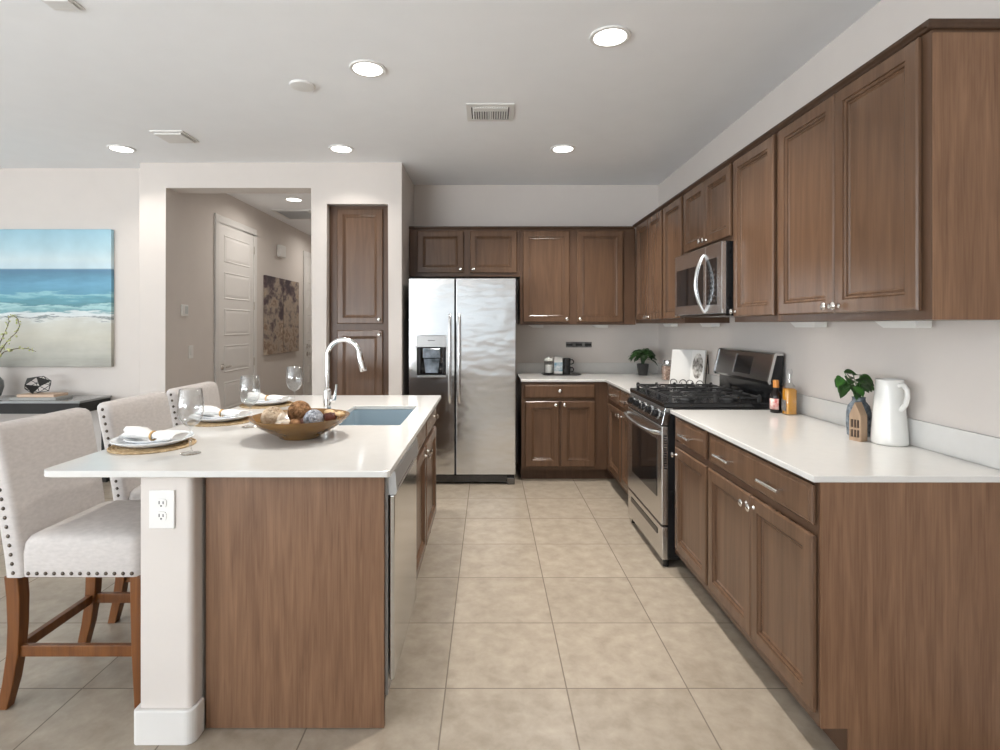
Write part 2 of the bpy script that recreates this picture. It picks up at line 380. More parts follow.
# wall behind the camera with a sliding door and a window, wall at the left with two windows
def wall_with_holes(name, axis, c0, c1, lo, hi, holes):
    mb = MB(); xs = sorted(holes); cur = lo
    def add(a, b, z0, z1):
        if axis == 'y': mb.box(a, b, c0, c1, z0, z1)
        else: mb.box(c0, c1, a, b, z0, z1)
    for a, b, z0, z1 in xs:
        add(cur, a, 0, CEIL)
        if z0 > 0: add(a, b, 0, z0)
        add(a, b, z1, CEIL); cur = b
    add(cur, hi, 0, CEIL)
    shell(name, mb, M['wall'])
fh = [(-5.8, -2.25, 0.05, 2.42), (-2.1, 0.62, 0.78, 2.3)]
lh = [(-1.8, 2.0, 0.3, 2.42), (-3.7, -2.2, 0.3, 2.42)]
wall_with_holes('wall_front', 'y', YF-0.12, YF, XL, WX, fh)
wall_with_holes('wall_left', 'x', XL-0.12, XL, YF-0.12, 5.0, sorted(lh))
def window(name, axis, c, a, b, z0, z1, nmul):
    mb = MB(); w_ = 0.05
    def add(p, q, r, s_, d=0.03):
        if axis == 'y': mb.box(p, q, c-d, c+d, r, s_)
        else: mb.box(c-d, c+d, p, q, r, s_)
    add(a, a+w_, z0, z1); add(b-w_, b, z0, z1); add(a+w_, b-w_, z0, z0+w_); add(a+w_, b-w_, z1-w_, z1)
    for k in range(1, nmul):
        x = a+(b-a)*k/nmul; add(x-0.035, x+0.035, z0+w_, z1-w_, 0.025)
    f = struct(mb.build(name, M['trim']))
    g = MB()
    if axis == 'y': g.box(a+0.04, b-0.04, c-0.004, c+0.004, z0+0.04, z1-0.04)
    else: g.box(c-0.004, c+0.004, a+0.04, b-0.04, z0+0.04, z1-0.04)
    g.build('pane', M['pane'], f)
window('window_1', 'y', YF-0.06, *fh[0], 2); window('window_2', 'y', YF-0.06, *fh[1], 3)
window('window_3', 'x', XL-0.06, *lh[0], 3); window('window_4', 'x', XL-0.06, *lh[1], 2)
# baseboards
def baseboard(name, x0, x1, y0, y1): shell(name, MB().box(x0, x1, y0, y1, 0, 0.1), M['trim'], 0.006)
baseboard('baseboard_dining', XL, -3.0, 4.865, 4.88)
baseboard('baseboard_middle', -2.995, -2.77, PY-0.014, PY)
baseboard('baseboard_middle_right', -1.515, -1.392, PY-0.014, PY)
baseboard('baseboard_hall', -2.77, -2.756, PY+0.02, 5.54)
baseboard('baseboard_hall_far', -2.77, -2.756, 6.54, 8.19)

# knee wall that carries the island, with its wrapped baseboard
hw = [(-1.145, 3.69), (-1.145, 1.81)]+[(-0.975-0.02+0.02*math.sin(R(a)), 1.83-0.02*math.cos(R(a))) for a in range(0, 91, 15)]+[(-0.975, 3.69)]
shell('wall_island', MB().prism(hw, 0, 0.875, 'z'), M['wall'])
bo = [(-1.163, 3.70)]+[(-1.163+0.016-0.016*math.cos(R(a)), 1.792+0.016-0.016*math.sin(R(a))) for a in range(0, 91, 15)] \
    + [(-0.962-0.03+0.03*math.sin(R(a)), 1.792+0.03-0.03*math.cos(R(a))) for a in range(0, 91, 15)]+[(-0.962, 1.864)]
bi = [(-0.9745, 1.864), (-0.9745, 1.830), (-0.980, 1.816), (-0.995, 1.8095), (-1.1455, 1.8095), (-1.1455, 3.70)]
shell('baseboard_island', MB().prism(bo+bi, 0, 0.112, 'z'), M['trim'], 0.004)

# ------------------------------------------------------------------ hall doors
def hall_door(name, y0, y1, ztop, lever, npan=6):
    x = -2.77
    mb = MB(); cw = 0.075
    mb.box(x, x+0.018, y0, y0+cw, 0, ztop-cw); mb.box(x, x+0.018, y1-cw, y1, 0, ztop-cw); mb.box(x, x+0.018, y0, y1, ztop-cw, ztop)
    root = struct(mb.build(name, M['trim'], bevel=0.005, origin=(x, (y0+y1)/2, 0)))
    d = MB(); a, b, zt = y0+cw+0.004, y1-cw-0.004, ztop-cw-0.004
    # slab with stacked raised panels
    st = 0.105; ph = (zt-0.02-st*(npan+1)*0.95)/npan
    zs = [0.01]
    d.box(x-0.01, x+0.010, a, b, 0.01, zt)
    z = zt-0.11
    for k in range(npan):
        z1 = z; z0 = z-ph
        # stiles/rails ring
        d.loft([[(x+0.010, a+0.11, z0), (x+0.010, b-0.11, z0), (x+0.010, b-0.11, z1), (x+0.010, a+0.11, z1)],
                [(x+0.0165, a+0.118, z0+0.008), (x+0.0165, b-0.118, z0+0.008), (x+0.0165, b-0.118, z1-0.008), (x+0.0165, a+0.118, z1-0.008)],
                [(x+0.0105, a+0.13, z0+0.02), (x+0.0105, b-0.13, z0+0.02), (x+0.0105, b-0.13, z1-0.02), (x+0.0105, a+0.13, z1-0.02)],
                [(x+0.0150, a+0.155, z0+0.045), (x+0.0150, b-0.155, z0+0.045), (x+0.0150, b-0.155, z1-0.045), (x+0.0150, a+0.155, z1-0.045)]])
        z = z0-(st*0.95)
    d.build('door_leaf', M['door_white'], root)
    if lever:
        h = MB(); yl = a+0.065; zl = 0.94
        h.cyl((x+0.010, yl, zl), (x+0.02, yl, zl), 0.032); h.cyl((x+0.02, yl, zl), (x+0.06, yl, zl), 0.011)
        h.tube([(x+0.058, yl-0.005, zl), (x+0.060, yl+0.04, zl+0.003), (x+0.058, yl+0.085, zl+0.004), (x+0.052, yl+0.12, zl)], [0.011, 0.010, 0.009, 0.008])
        h.build('door_handle', M['nickel'], root, smooth=40)
    else:
        h = MB(); yl = a+0.065
        for zl in (0.94, 1.06):
            h.cyl((x+0.010, yl, zl), (x+0.02, yl, zl), 0.032); h.cyl((x+0.02, yl, zl), (x+0.06, yl, zl), 0.02, 0.026)
        h.build('door_knob', M['nickel'], root, smooth=40)
    hg = MB()
    for zl in (0.25, 0.95, 1.6, 2.25): hg.box(x+0.006, x+0.021, b-0.002, b+0.012, zl-0.045, zl+0.045)
    hg.build('hinge', M['nickel'], root)
hall_door('door_1', 5.545, 6.53, 2.505, True)
hall_door('door_2', 8.20, 9.08, 2.49, False)

# ------------------------------------------------------------------ cabinet builders
def frame_pt(o, u, n_, a, b, d):
    return Vector(o)+Vector(u)*a+Vector((0, 0, 1))*b+Vector(n_)*d
PROF = [(0.006, 0.0), (0.006, 0.005), (0, 0.0055), (0, 0.015), (0.006, 0.020), (0.050, 0.020), (0.0512, 0.0150), (0.0560, 0.0165), (0.0620, 0.0130), (0.0630, 0.0080), (0.0700, 0.0095), (0.0750, 0.0050)]
PROF_S = [(0.006, 0.0), (0.006, 0.005), (0, 0.0055), (0, 0.012), (0.006, 0.017), (0.012, 0.018), (0.014, 0.020)]
def front(mb, o, u, n_, w_, h_, prof=PROF):
    rings = []
    for i, d in prof:
        rings.append([frame_pt(o, u, n_, i, i, d), frame_pt(o, u, n_, w_-i, i, d), frame_pt(o, u, n_, w_-i, h_-i, d), frame_pt(o, u, n_, i, h_-i, d)])
    return mb.loft(rings)
def knob_mb(p, n_):
    mb = MB(); z = Vector(n_); q = z.to_track_quat('Z', 'Y').to_matrix()
    mb.lathe([(0.009, 0), (0.009, 0.002), (0.0055, 0.005), (0.005, 0.014), (0.0085, 0.018), (0.0145, 0.021), (0.0150, 0.025), (0.011, 0.029), (0.004, 0.031)], p, 18, q)
    return mb
def pull_mb(p, n_, u, ln=0.148):
    mb = MB(); p = Vector(p); n_ = Vector(n_); u = Vector(u)
    mb.cyl(p+n_*0.032-u*ln/2, p+n_*0.032+u*ln/2, 0.0065, n=12)
    for s in (-1, 1): mb.cyl(p+u*s*ln*0.31, p+u*s*ln*0.31+n_*0.032, 0.0045, n=10)
    return mb
def door(root, o, u, n_, w_, h_, knobs=(), prof=PROF, name='door', m=None):
    d = front(MB(), o, u, n_, w_, h_, prof).build(name, m or M['wood'], root)
    for kx, kz in knobs:
        knob_mb(frame_pt(o, u, n_, kx, kz, 0.020), n_).build('knob', M['nickel'], d, smooth=50)
    return d

# --- right wall: faces -X
NX = (-1, 0, 0); UY = (0, 1, 0)
def upper_right(label, y0, y1, z0, z1, dz0, dz1, doors, end=False):
    root = thing('wall_cabinet', label, 'cabinet', (1.53, (y0+y1)/2, z0), 'upper cabinets')
    MB().box(1.37, WX-0.002, y0+0.001, y1-0.001, z0, z1).build('body', M['wood_in'], root, bevel=0.002)
    for a, b, side in doors:
        kx = 0.028 if side == 'n' else (b-a)-0.028
        door(root, (1.37, a, dz0), UY, NX, b-a, dz1-dz0, [(kx, 0.028)])
    if end: MB().box(1.372, WX, y0-0.004, y0+0.0005, z0, z1-0.02).build('end_panel', M['lam'], root)
upper_right('two-door wall cabinet at the near end of the right wall, wood grain end panel showing', 1.70, 2.59, 1.388, 2.294, 1.418, 2.279, [(1.734, 2.150, 'f'), (2.155, 2.567, 'n')], True)
upper_right('single-door wall cabinet on the near side of the microwave', 2.59, 3.065, 1.388, 2.294, 1.418, 2.279, [(2.614, 3.04, 'f')])
upper_right('short two-door wall cabinet directly above the microwave', 3.065, 3.84, 1.846, 2.294, 1.873, 2.279, [(3.083, 3.445, 'f'), (3.450, 3.815, 'n')])
upper_right('single-door wall cabinet on the far side of the microwave', 3.84, 4.29, 1.388, 2.294, 1.418, 2.279, [(3.865, 4.265, 'n')])
upper_right('two-door wall cabinet on the right wall reaching into the far corner', 4.29, 5.115, 1.388, 2.294, 1.418, 2.279, [(4.31, 4.672, 'f'), (4.677, 5.045, 'n')])

# --- back wall: faces -Y
NY = (0, -1, 0); UX = (1, 0, 0)
def upper_back(label, x0, x1, z0, z1, doors, dz0, dz1, y=5.12):
    root = thing('wall_cabinet', label, 'cabinet', ((x0+x1)/2, 5.3, z0), 'upper cabinets')
    MB().box(x0+0.001, x1-0.001, y, WY, z0, z1).build('body', M['wood_in'], root, bevel=0.002)
    for a, b, side in doors:
        kx = 0.028 if side == 'l' else (b-a)-0.028
        door(root, (a, y, dz0), UX, NY, b-a, dz1-dz0, [(kx, 0.03)])
upper_back('short two-door wall cabinet right above the fridge', -0.741, 0.291, 1.825, 2.275, [(-0.662, -0.233, 'r'), (-0.173, 0.261, 'l')], 1.859, 2.248)
upper_back('tall two-door wall cabinet on the back wall right of the fridge', 0.291, 1.368, 1.377, 2.275, [(0.318, 0.751, 'r'), (0.818, 1.247, 'l')], 1.402, 2.248)
# crown trim along the cabinet tops
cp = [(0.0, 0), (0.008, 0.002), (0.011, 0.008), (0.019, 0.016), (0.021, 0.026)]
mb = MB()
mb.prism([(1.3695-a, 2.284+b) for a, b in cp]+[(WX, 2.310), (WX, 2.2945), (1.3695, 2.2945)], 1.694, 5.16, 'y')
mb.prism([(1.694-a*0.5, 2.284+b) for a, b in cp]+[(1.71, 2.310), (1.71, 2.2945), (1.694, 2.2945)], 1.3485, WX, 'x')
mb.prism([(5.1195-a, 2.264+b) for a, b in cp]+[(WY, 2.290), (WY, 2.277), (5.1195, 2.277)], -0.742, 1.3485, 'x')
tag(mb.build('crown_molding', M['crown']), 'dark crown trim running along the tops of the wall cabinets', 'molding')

# base cabinets
HC = 0.897; TH = 0.021; HB = HC-TH
def base_right(label, y0, y1, fronts, end=False):
    root = thing('base_cabinet', label, 'cabinet', (1.36, (y0+y1)/2, 0), 'base cabinets')
    pr = [(1.045, 0.100), (1.045, HB-0.001), (WX-0.003, HB-0.001), (WX-0.003, 0), (1.132, 0), (1.132, 0.100)]
    MB().prism(pr, y0+0.001, y1-0.001, 'y').build('body', M['wood_in'], root)
    for kind, a, b, z0, z1, hw_ in fronts:
        if kind == 'drawer':
            d = front(MB(), (1.045, a, z0), UY, NX, b-a, z1-z0, PROF_S).build('drawer', M['wood'], root)
            for yp in hw_: pull_mb((1.0255, yp, (z0+z1)/2-0.002), NX, UY).build('pull', M['nickel'], d, smooth=40)
        else:
            door(root, (1.045, a, z0), UY, NX, b-a, z1-z0, [(k-a, 0.665-z0) for k in hw_])
    if end: MB().prism([(1.046, 0.100), (1.046, HB-0.001), (WX-0.003, HB-0.001), (WX-0.003, 0), (1.134, 0), (1.134, 0.100)], y0-0.006, y0+0.0005, 'y').build('end_panel', M['lam'], root)
DT, DB, OT, OB = 0.862, 0.735, 0.704, 0.141
base_right('base cabinet at the near end of the right counter, wide drawer with two bar pulls', 1.738, 2.587,
           [('drawer', 1.750, 2.565, DB, DT, (1.965, 2.36)), ('door', 1.746, 2.155, OB, OT, (2.128,)), ('door', 2.161, 2.575, OB, OT, (2.188,))], True)
base_right('narrow base cabinet between the wide drawer cabinet and the range', 2.587, 3.085,
           [('drawer', 2.61, 3.03, DB, DT, (2.815,)), ('door', 2.60, 3.032, OB, OT, (3.00,))])
base_right('narrow base cabinet just beyond the range', 3.875, 4.295, [('drawer', 3.895, 4.275, DB, DT, (4.085,)), ('door', 3.895, 4.275, OB, OT, (4.245,))])
base_right('base cabinet in the far corner of the right counter', 4.295, 4.838, [('drawer', 4.31, 4.725, DB, DT, (4.52,)), ('door', 4.31, 4.725, OB, OT, (4.34,))])
root = thing('base_cabinet', 'two-door base cabinet on the back wall right of the fridge', 'cabinet', (0.65, 5.1, 0), 'base cabinets')
MB().prism([(4.84, 0.104), (4.84, HB-0.001), (WY-0.003, HB-0.001), (WY-0.003, 0), (4.915, 0), (4.915, 0.104)], 0.288, 1.68, 'x').build('body', M['wood_in'], root)
BX = lambda px: (px-488.7)*4.83/550
d = front(MB(), (BX(524.2), 4.84, 0.732), UX, NY, BX(595)-BX(524.2), 0.125, PROF_S).build('drawer', M['wood'], root)
knob_mb(((BX(524.2)+BX(595))/2, 4.82, 0.795), NY).build('knob', M['nickel'], d, smooth=50)
door(root, (BX(525.5), 4.84, 0.132), UX, NY, BX(559)-BX(525.5), 0.572, [(BX(559)-BX(525.5)-0.03, 0.542)])
door(root, (BX(561), 4.84, 0.132), UX, NY, BX(595)-BX(561), 0.572, [(0.03, 0.542)])

# countertops
root = thing('countertop', 'white quartz countertop running along the right wall beside the range', 'countertop', (1.35, 2.4, HB), 'perimeter countertops')
MB().box(1.020, WX, 1.7275, 3.092, HB, HC).build('slab', M['quartz'], root, bevel=0.003)
MB().box(WX-0.014, WX, 1.728, 3.092, HC, 1.0).build('backsplash', M['quartz'], root, bevel=0.002)
root = thing('countertop', 'L-shaped white quartz countertop in the far corner behind the range', 'countertop', (1.0, 5.1, HB), 'perimeter countertops')
MB().prism([(0.280, 4.815), (1.020, 4.815), (1.020, 3.868), (WX, 3.868), (WX, WY), (0.280, WY)], HB, HC, 'z').build('slab', M['quartz'], root, bevel=0.003)
MB().box(0.280, WX, WY-0.014, WY, HC, 1.0).box(WX-0.014, WX, 3.868, WY-0.014, HC, 1.0).build('backsplash', M['quartz'], root)

# pantry cabinet in its niche
root = thing('pantry_cabinet', 'tall brown pantry cabinet set into the wall left of the fridge', 'cabinet', (-1.125, 4.9, 0))
MB().box(-1.390, -0.859, 4.80, 5.38, 0.0, 2.412).build('body', M['wood_in'], root)
PX = lambda px: (px-488.7)*4.79/550
pw = PX(382.9)-PX(337.2)
door(root, (PX(337.2), 4.80, 1.386), UX, NY, pw, 2.386-1.386, [(pw-0.03, 0.035)])
door(root, (PX(337.2), 4.80, 0.13), UX, NY, pw, 1.328-0.13, [(pw-0.03, 1.16)])

# ------------------------------------------------------------------ island
root = thing('island_cabinet', 'brown island base cabinet with a broad plain end panel facing the camera', 'cabinet', (-0.66, 2.75, 0))
cb_ = MB(); cb_.box(-0.383, -0.365, 2.48, 3.65, 0.10, HB-0.001).box(-0.961, -0.945, 2.48, 3.65, 0, HB-0.001)
cb_.box(-0.945, -0.383, 2.48, 2.498, 0.10, HB-0.001).box(-0.945, -0.383, 3.632, 3.65, 0.0, HB-0.001).box(-0.945, -0.383, 2.498, 3.632, 0.10, 0.118).box(-0.468, -0.45, 2.48, 3.632, 0, 0.0995)
cb_.build('body', M['wood_in'], root)
MB().box(-0.961, -0.95, 1.888, 2.48, 0, HB-0.001).build('back_panel', M['wood_in'], root)
MB().box(-0.961, -0.355, 1.867, 1.886, 0.003, HB-0.001).build('end_panel', M['lam'], root, bevel=0.001)
PXI = (1, 0, 0)
for a, b, k in ((2.49, 3.03, 2.99), (3.06, 3.63, 3.10)):
    dd = front(MB(), (-0.365, a, 0.735), UY, PXI, b-a, 0.125, PROF_S).build('false_drawer', M['wood'], root)
    if a > 3: knob_mb((-0.345, 3.45, 0.80), PXI).build('knob', M['nickel'], dd, smooth=50)
    door(root, (-0.365, a, OB), UY, PXI, b-a, OT-OB, [(k-a, 0.52)])
# dishwasher
root = thing('dishwasher', 'stainless dishwasher built into the near end of the island aisle side', 'dishwasher', (-0.6, 2.17, 0))
MB().box(-0.935, -0.3465, 1.89, 2.475, 0.10, HB-0.005).build('body', M['steel_grey'], root)
MB().box(-0.90, -0.44, 1.90, 2.47, 0.0, 0.0995).build('toe_kick', M['black'], root)
dd = MB().box(-0.3415, -0.324, 1.892, 2.472, 0.150, 0.785).build('door', M['steel_smooth'], root, bevel=0.004)
cp_ = MB().prism([(-0.3455, 0.788), (-0.320, 0.788), (-0.316, 0.800), (-0.322, 0.868), (-0.3455, 0.870)], 1.892, 2.472, 'y').build('control_panel', M['steel_grey'], root)
MB().prism([(-0.3185, 0.806), (-0.3165, 0.806), (-0.3213, 0.855), (-0.3233, 0.855)], 1.92, 2.30, 'y').build('button_strip', M['dark_steel'], cp_)

# island countertop with sink cut-out
def slab_hole(outer_corner_r, x0, x1, y0, y1, hx0, hx1, hy0, hy1, z0, z1):
    mb = MB(); r = outer_corner_r
    A = [(x0+r-r*math.sin(R(a)), y0+r-r*math.cos(R(a))) for a in range(0, 91, 15)]      # near-left, from front side to left side
    B = [(x1-0.008, y0), (x1, y0+0.008)]
    H = [(hx0, hy0), (hx1, hy0), (hx1, hy1), (hx0, hy1)]
    out = A[::-1]+B+[(x1, y1), (x0, y1)]
    for z in (z0, z1):
        f = []
        f.append(A[::-1]+[B[0], H[1], H[0]])
        f.append([B[0], B[1], (x1, y1), H[2], H[1]])
        f.append([(x1, y1), (x0, y1), H[3], H[2]])
        f.append([(x0, y1), A[-1], H[0], H[3]])
        for q in f: mb.face([(p[0], p[1], z) for p in q])
    for loop in (out, H):
        n = len(loop)
        for i in range(n):
            p, q = loop[i], loop[(i+1) % n]
            mb.face([(p[0], p[1], z0), (q[0], q[1], z0), (q[0], q[1], z1), (p[0], p[1], z1)])
    return mb
o = slab_hole(0.045, -1.468, -0.322, 1.786, 3.73, -0.79, -0.42, 2.61, 3.24, HB, HC).build('island_countertop', M['quartz'], bevel=0.0025)
tag(o, 'large white quartz island top set with plates and a bowl', 'countertop')
# sink
mb = MB(); z0 = HB-0.0008; zb = 0.69
o_ = rrect(-0.605, 2.925, 0.205, 0.335, 0.03); i_ = rrect(-0.605, 2.925, 0.184, 0.314, 0.03); ib = rrect(-0.605, 2.925, 0.175, 0.305, 0.04); ob = rrect(-0.605, 2.925, 0.195, 0.325, 0.04)
mb.loft([[(p[0], p[1], zb-0.01) for p in ob], [(p[0], p[1], z0-0.012) for p in ob], [(p[0], p[1], z0-0.012) for p in o_], [(p[0], p[1], z0) for p in o_], [(p[0], p[1], z0) for p in i_], [(p[0], p[1], zb) for p in ib]])
root = thing('sink', 'blue-grey undermount sink set in the island top', 'sink', (-0.605, 2.925, zb))
mb.build('basin', M['sink'], root, smooth=30)
MB().lathe([(0.045, 0.0005), (0.045, 0.003), (0.035, 0.004), (0.02, 0.002), (0.0, 0.002)], (-0.605, 2.925, zb), 24).build('drain', M['chrome'], root, smooth=40)
# faucet
fx, fy = -0.88, 3.0
root = thing('faucet', 'tall chrome gooseneck faucet standing beside the island sink', 'faucet', (fx, fy, HC))
MB().lathe([(0.028, 0), (0.028, 0.006), (0.023, 0.010), (0.021, 0.012), (0.021, 0.115), (0.018, 0.125), (0.013, 0.13)], (fx, fy, HC), 24).build('base', M['chrome'], root, smooth=40)
ra = 0.088
pts = [(fx, fy, HC+0.12), (fx, fy, 1.12), (fx, fy, 1.20)]+arc((fx+ra, fy, 1.205), ra, 180, 20, 14)
MB().tube(pts, 0.0125, 14).build('neck', M['chrome'], root, smooth=50)
e = Vector(pts[-1]); dv = Vector((0.23, 0, -0.97)).normalized()
MB().tube([e, e+dv*0.012, e+dv*0.02, e+dv*0.10, e+dv*0.118], [0.0125, 0.014, 0.0165, 0.019, 0.0175], 16).build('spray_head', M['chrome'], root, smooth=50)
MB().tube([(fx+0.018, fy, HC+0.065), (fx+0.034, fy, HC+0.065), (fx+0.040, fy, HC+0.075), (fx+0.048, fy-0.005, HC+0.125), (fx+0.052, fy-0.01, HC+0.155)], [0.012, 0.012, 0.009, 0.006, 0.005], 12).build('lever', M['chrome'], root, smooth=50)

# ------------------------------------------------------------------ range
ry0, ry1 = 3.102, 3.858
root = thing('gas_range', 'stainless gas range with black grates between the right counters', 'range', (1.32, 3.48, 0))
MB().box(1.012, 1.66, ry0+0.004, ry1-0.004, 0.045, 0.905).build('body', M['black'], root, bevel=0.003)
od = MB().box(0.976, 1.0115, ry0, ry1, 0.243, 0.800).build('oven_door', M['steel'], root, bevel=0.004)
MB().box(0.9735, 0.9762, 3.19, 3.735, 0.380, 0.712).build('window', M['black_glass'], od, bevel=0.001)
hb = MB(); yy = [ry0+0.012+(ry1-ry0-0.024)*k/24 for k in range(25)]
hb.tube([(0.962-0.045*math.sin(math.pi*k/24)**0.6 if 0 < k < 24 else 0.972, y, 0.762) for k, y in enumerate(yy)], 0.0125, 12)
hb.build('handle', M['steel_edge'], od, smooth=50)
vs = MB()
for k in range(14): vs.box(0.985, 1.004, ry0-0.0012, ry0+0.0005, 0.56+k*0.014, 0.568+k*0.014)
vs.build('vent_slots', M['black'], od)
dr = MB().box(0.978, 1.0115, ry0, ry1, 0.048, 0.232).build('drawer', M['steel'], root, bevel=0.004)
MB().box(0.9755, 0.979, 3.19, 3.77, 0.165, 0.197).build('grip_slot', M['black'], dr)
pn = MB().prism([(0.974, 0.806), (1.0115, 0.806), (1.04, 0.905), (0.995, 0.905)], ry0, ry1, 'y').build('control_panel', M['mid_steel'], root, bevel=0.003)
nk = Vector((-0.978, 0, 0.208)).normalized(); qk = nk.to_track_quat('Z', 'Y').to_matrix()
for k in range(5):
    yk = 3.20+k*0.139
    kb = MB().lathe([(0.026, 0), (0.026, 0.006), (0.021, 0.008), (0.020, 0.026), (0.017, 0.029), (0.0, 0.029)], (0.9843, yk, 0.856), 20, qk)
    kb.obox(Vector((0.9843, yk, 0.856))+nk*0.031, (0.0045, 0.018, 0.005), qk)
    kn = kb.build('knob', M['black'], pn, smooth=40)
    MB().lathe([(0.031, 0), (0.031, 0.004), (0.0265, 0.005), (0.0265, 0)], (0.9843, yk, 0.856), 24, qk).build('bezel', M['steel_edge'], kn, smooth=40)
MB().box(0.990, 1.61, ry0, ry1, 0.9055, 0.933).build('cooktop', M['black'], root, bevel=0.006, segs=3)
for k in range(3):
    g = MB(); a = ry0+0.03+k*0.234; b = a+0.226; zt = 0.964; t = 0.005
    for x in (1.035, 1.545): g.box(x-t, x+t, a, b, zt-0.009, zt)
    for y in (a+t, b-t): g.box(1.035-t, 1.545+t, y-t, y+t, zt-0.009, zt)
    ym = (a+b)/2
    for xc in (1.165, 1.415):
        for dx, dy in ((1, 0), (-1, 0), (0, 1), (0, -1)):
            x0_, y0_ = xc+dx*0.028, ym+dy*0.028; x1_, y1_ = xc+dx*0.125, ym+dy*0.108
            g.box(min(x0_, x1_)-t*0.9, max(x0_, x1_)+t*0.9, min(y0_, y1_)-t*0.9, max(y0_, y1_)+t*0.9, zt-0.008, zt+0.003)
    for x in (1.037, 1.165, 1.29, 1.415, 1.543):
        for y in (a+t, b-t): g.box(x-0.007, x+0.007, y-0.007, y+0.007, zt-0.009, zt+0.011)
    for x in (1.037, 1.29, 1.543):
        for y in (a+t, b-t): g.box(x-0.009, x+0.009, y-0.009, y+0.009, 0.9335, zt+0.006)
    g.build('grate', M['black_matte'], root, bevel=0.002)
    for xc in ((1.165, 1.415) if k != 1 else (1.29,)):
        MB().lathe([(0.05, 0.9335), (0.05, 0.938), (0.042, 0.942), (0.040, 0.95), (0.028, 0.951), (0.028, 0.957), (0.0, 0.958)], (xc, ym, 0), 20).build('burner', M['black_matte'], root, smooth=40)
bg_ = [(1.578, 1.052), (1.586, 1.036), (1.608, 1.032), (1.656, 1.030), (1.664, 1.205), (1.655, 1.212), (1.624, 1.212), (1.614, 1.205)]
bk = MB().prism(bg_, ry0+0.014, ry1-0.014, 'y').build('backguard', M['mid_steel'], root, bevel=0.002)
for y0_, y1_ in ((ry0, ry0+0.0135), (ry1-0.0135, ry1)):
    MB().prism([(x-0.004 if x < 1.62 else x, z) for x, z in bg_], y0_, y1_, 'y').build('end_cap', M['black'], bk)
    MB().prism([(1.5735, 1.052), (1.5815, 1.034), (1.592, 1.040), (1.590, 1.056), (1.624, 1.200), (1.6625, 1.200), (1.6625, 1.2135), (1.619, 1.2135), (1.610, 1.206)], y0_-0.0015, y1_+0.0005, 'y').build('end_trim', M['steel_edge'], bk)
nb_ = Vector((1.614-1.578, 0, 1.205-1.052)); nn = Vector((-nb_.z, 0, nb_.x)).normalized(); tt = nb_.normalized(); cb = Vector((1.596, 3.45, 1.1285))
Mb = Matrix((nn, Vector((0, 1, 0)), tt)).transposed()
MB().obox(cb+nn*0.0008, (0.002, 0.105, 0.056), Mb).build('display', M['display'], bk)
MB().obox(cb+nn*0.0006+Vector((0, 0.112, 0)), (0.004, 0.007, 0.060), Mb).build('display_trim', M['steel_edge'], bk)
MB().box(1.6105, 1.655, ry0+0.02, ry1-0.02, 0.906, 1.0295).build('back_riser', M['black'], root)
for x in (1.01, 1.60):
    for y in (ry0+0.035, ry1-0.035): MB().cyl((x, y, 0), (x, y, 0.046), 0.016).build('foot', M['black'], root, smooth=40)

# ------------------------------------------------------------------ microwave
my0, my1 = 3.068, 3.838
root = thing('microwave', 'stainless over-the-range microwave hung under the short wall cabinet', 'microwave', (1.49, 3.45, 1.437))
MB().box(1.325, WX, my0, my1, 1.437, 1.843).build('body', M['black'], root, bevel=0.002)
dd = MB().box(1.300, 1.3245, 3.302, my1, 1.440, 1.842).build('door', M['steel'], root, bevel=0.001)
MB().box(1.2982, 1.3005, 3.335, 3.800, 1.497, 1.742).build('window', M['black_glass'], dd, bevel=0.001)
cpn = MB().box(1.300, 1.3245, my0, 3.3008, 1.440, 1.842).build('control_panel', M['steel'], root, bevel=0.001)
MB().box(1.2982, 1.3005, 3.135, 3.280, 1.490, 1.760).build('keypad', M['black_glass'], cpn, bevel=0.001)
bt = MB()
for i in range(3):
    for j in range(7): bt.box(1.2972, 1.2983, 3.150+i*0.043, 3.178+i*0.043, 1.505+j*0.03, 1.520+j*0.03)
bt.build('buttons', M['dark_steel'], cpn)
pts = []
for k in range(25):
    t = k/24; pts.append((1.298-0.050*math.sin(math.pi*t)**0.8 if 0 < k < 24 else 1.300, 3.318, 1.450+0.345*t))
MB().tube(pts, [0.009+0.003*math.sin(math.pi*k/24) for k in range(25)], 12).build('handle', M['steel_edge'], dd, smooth=50)
MB().box(1.33, 1.67, my0+0.02, my1-0.02, 1.425, 1.4365).build('vent_underside', M['dark_steel'], root)

# ------------------------------------------------------------------ refrigerator
root = thing('refrigerator', 'stainless side-by-side refrigerator with an ice and water dispenser', 'refrigerator', (-0.23, 5.05, 0))
FY = 4.72
FX = lambda px: (px-488.7)*FY/550
MB().box(-0.682, 0.224, FY+0.062, 5.42, 0.03, 1.772).build('body', M['fridge_side'], root, bevel=0.004)
lx0, lx1, rx0, rx1 = FX(408.9), FX(454.3), FX(456.2), FX(515.6)
dz0, dz1 = 0.09, 1.776
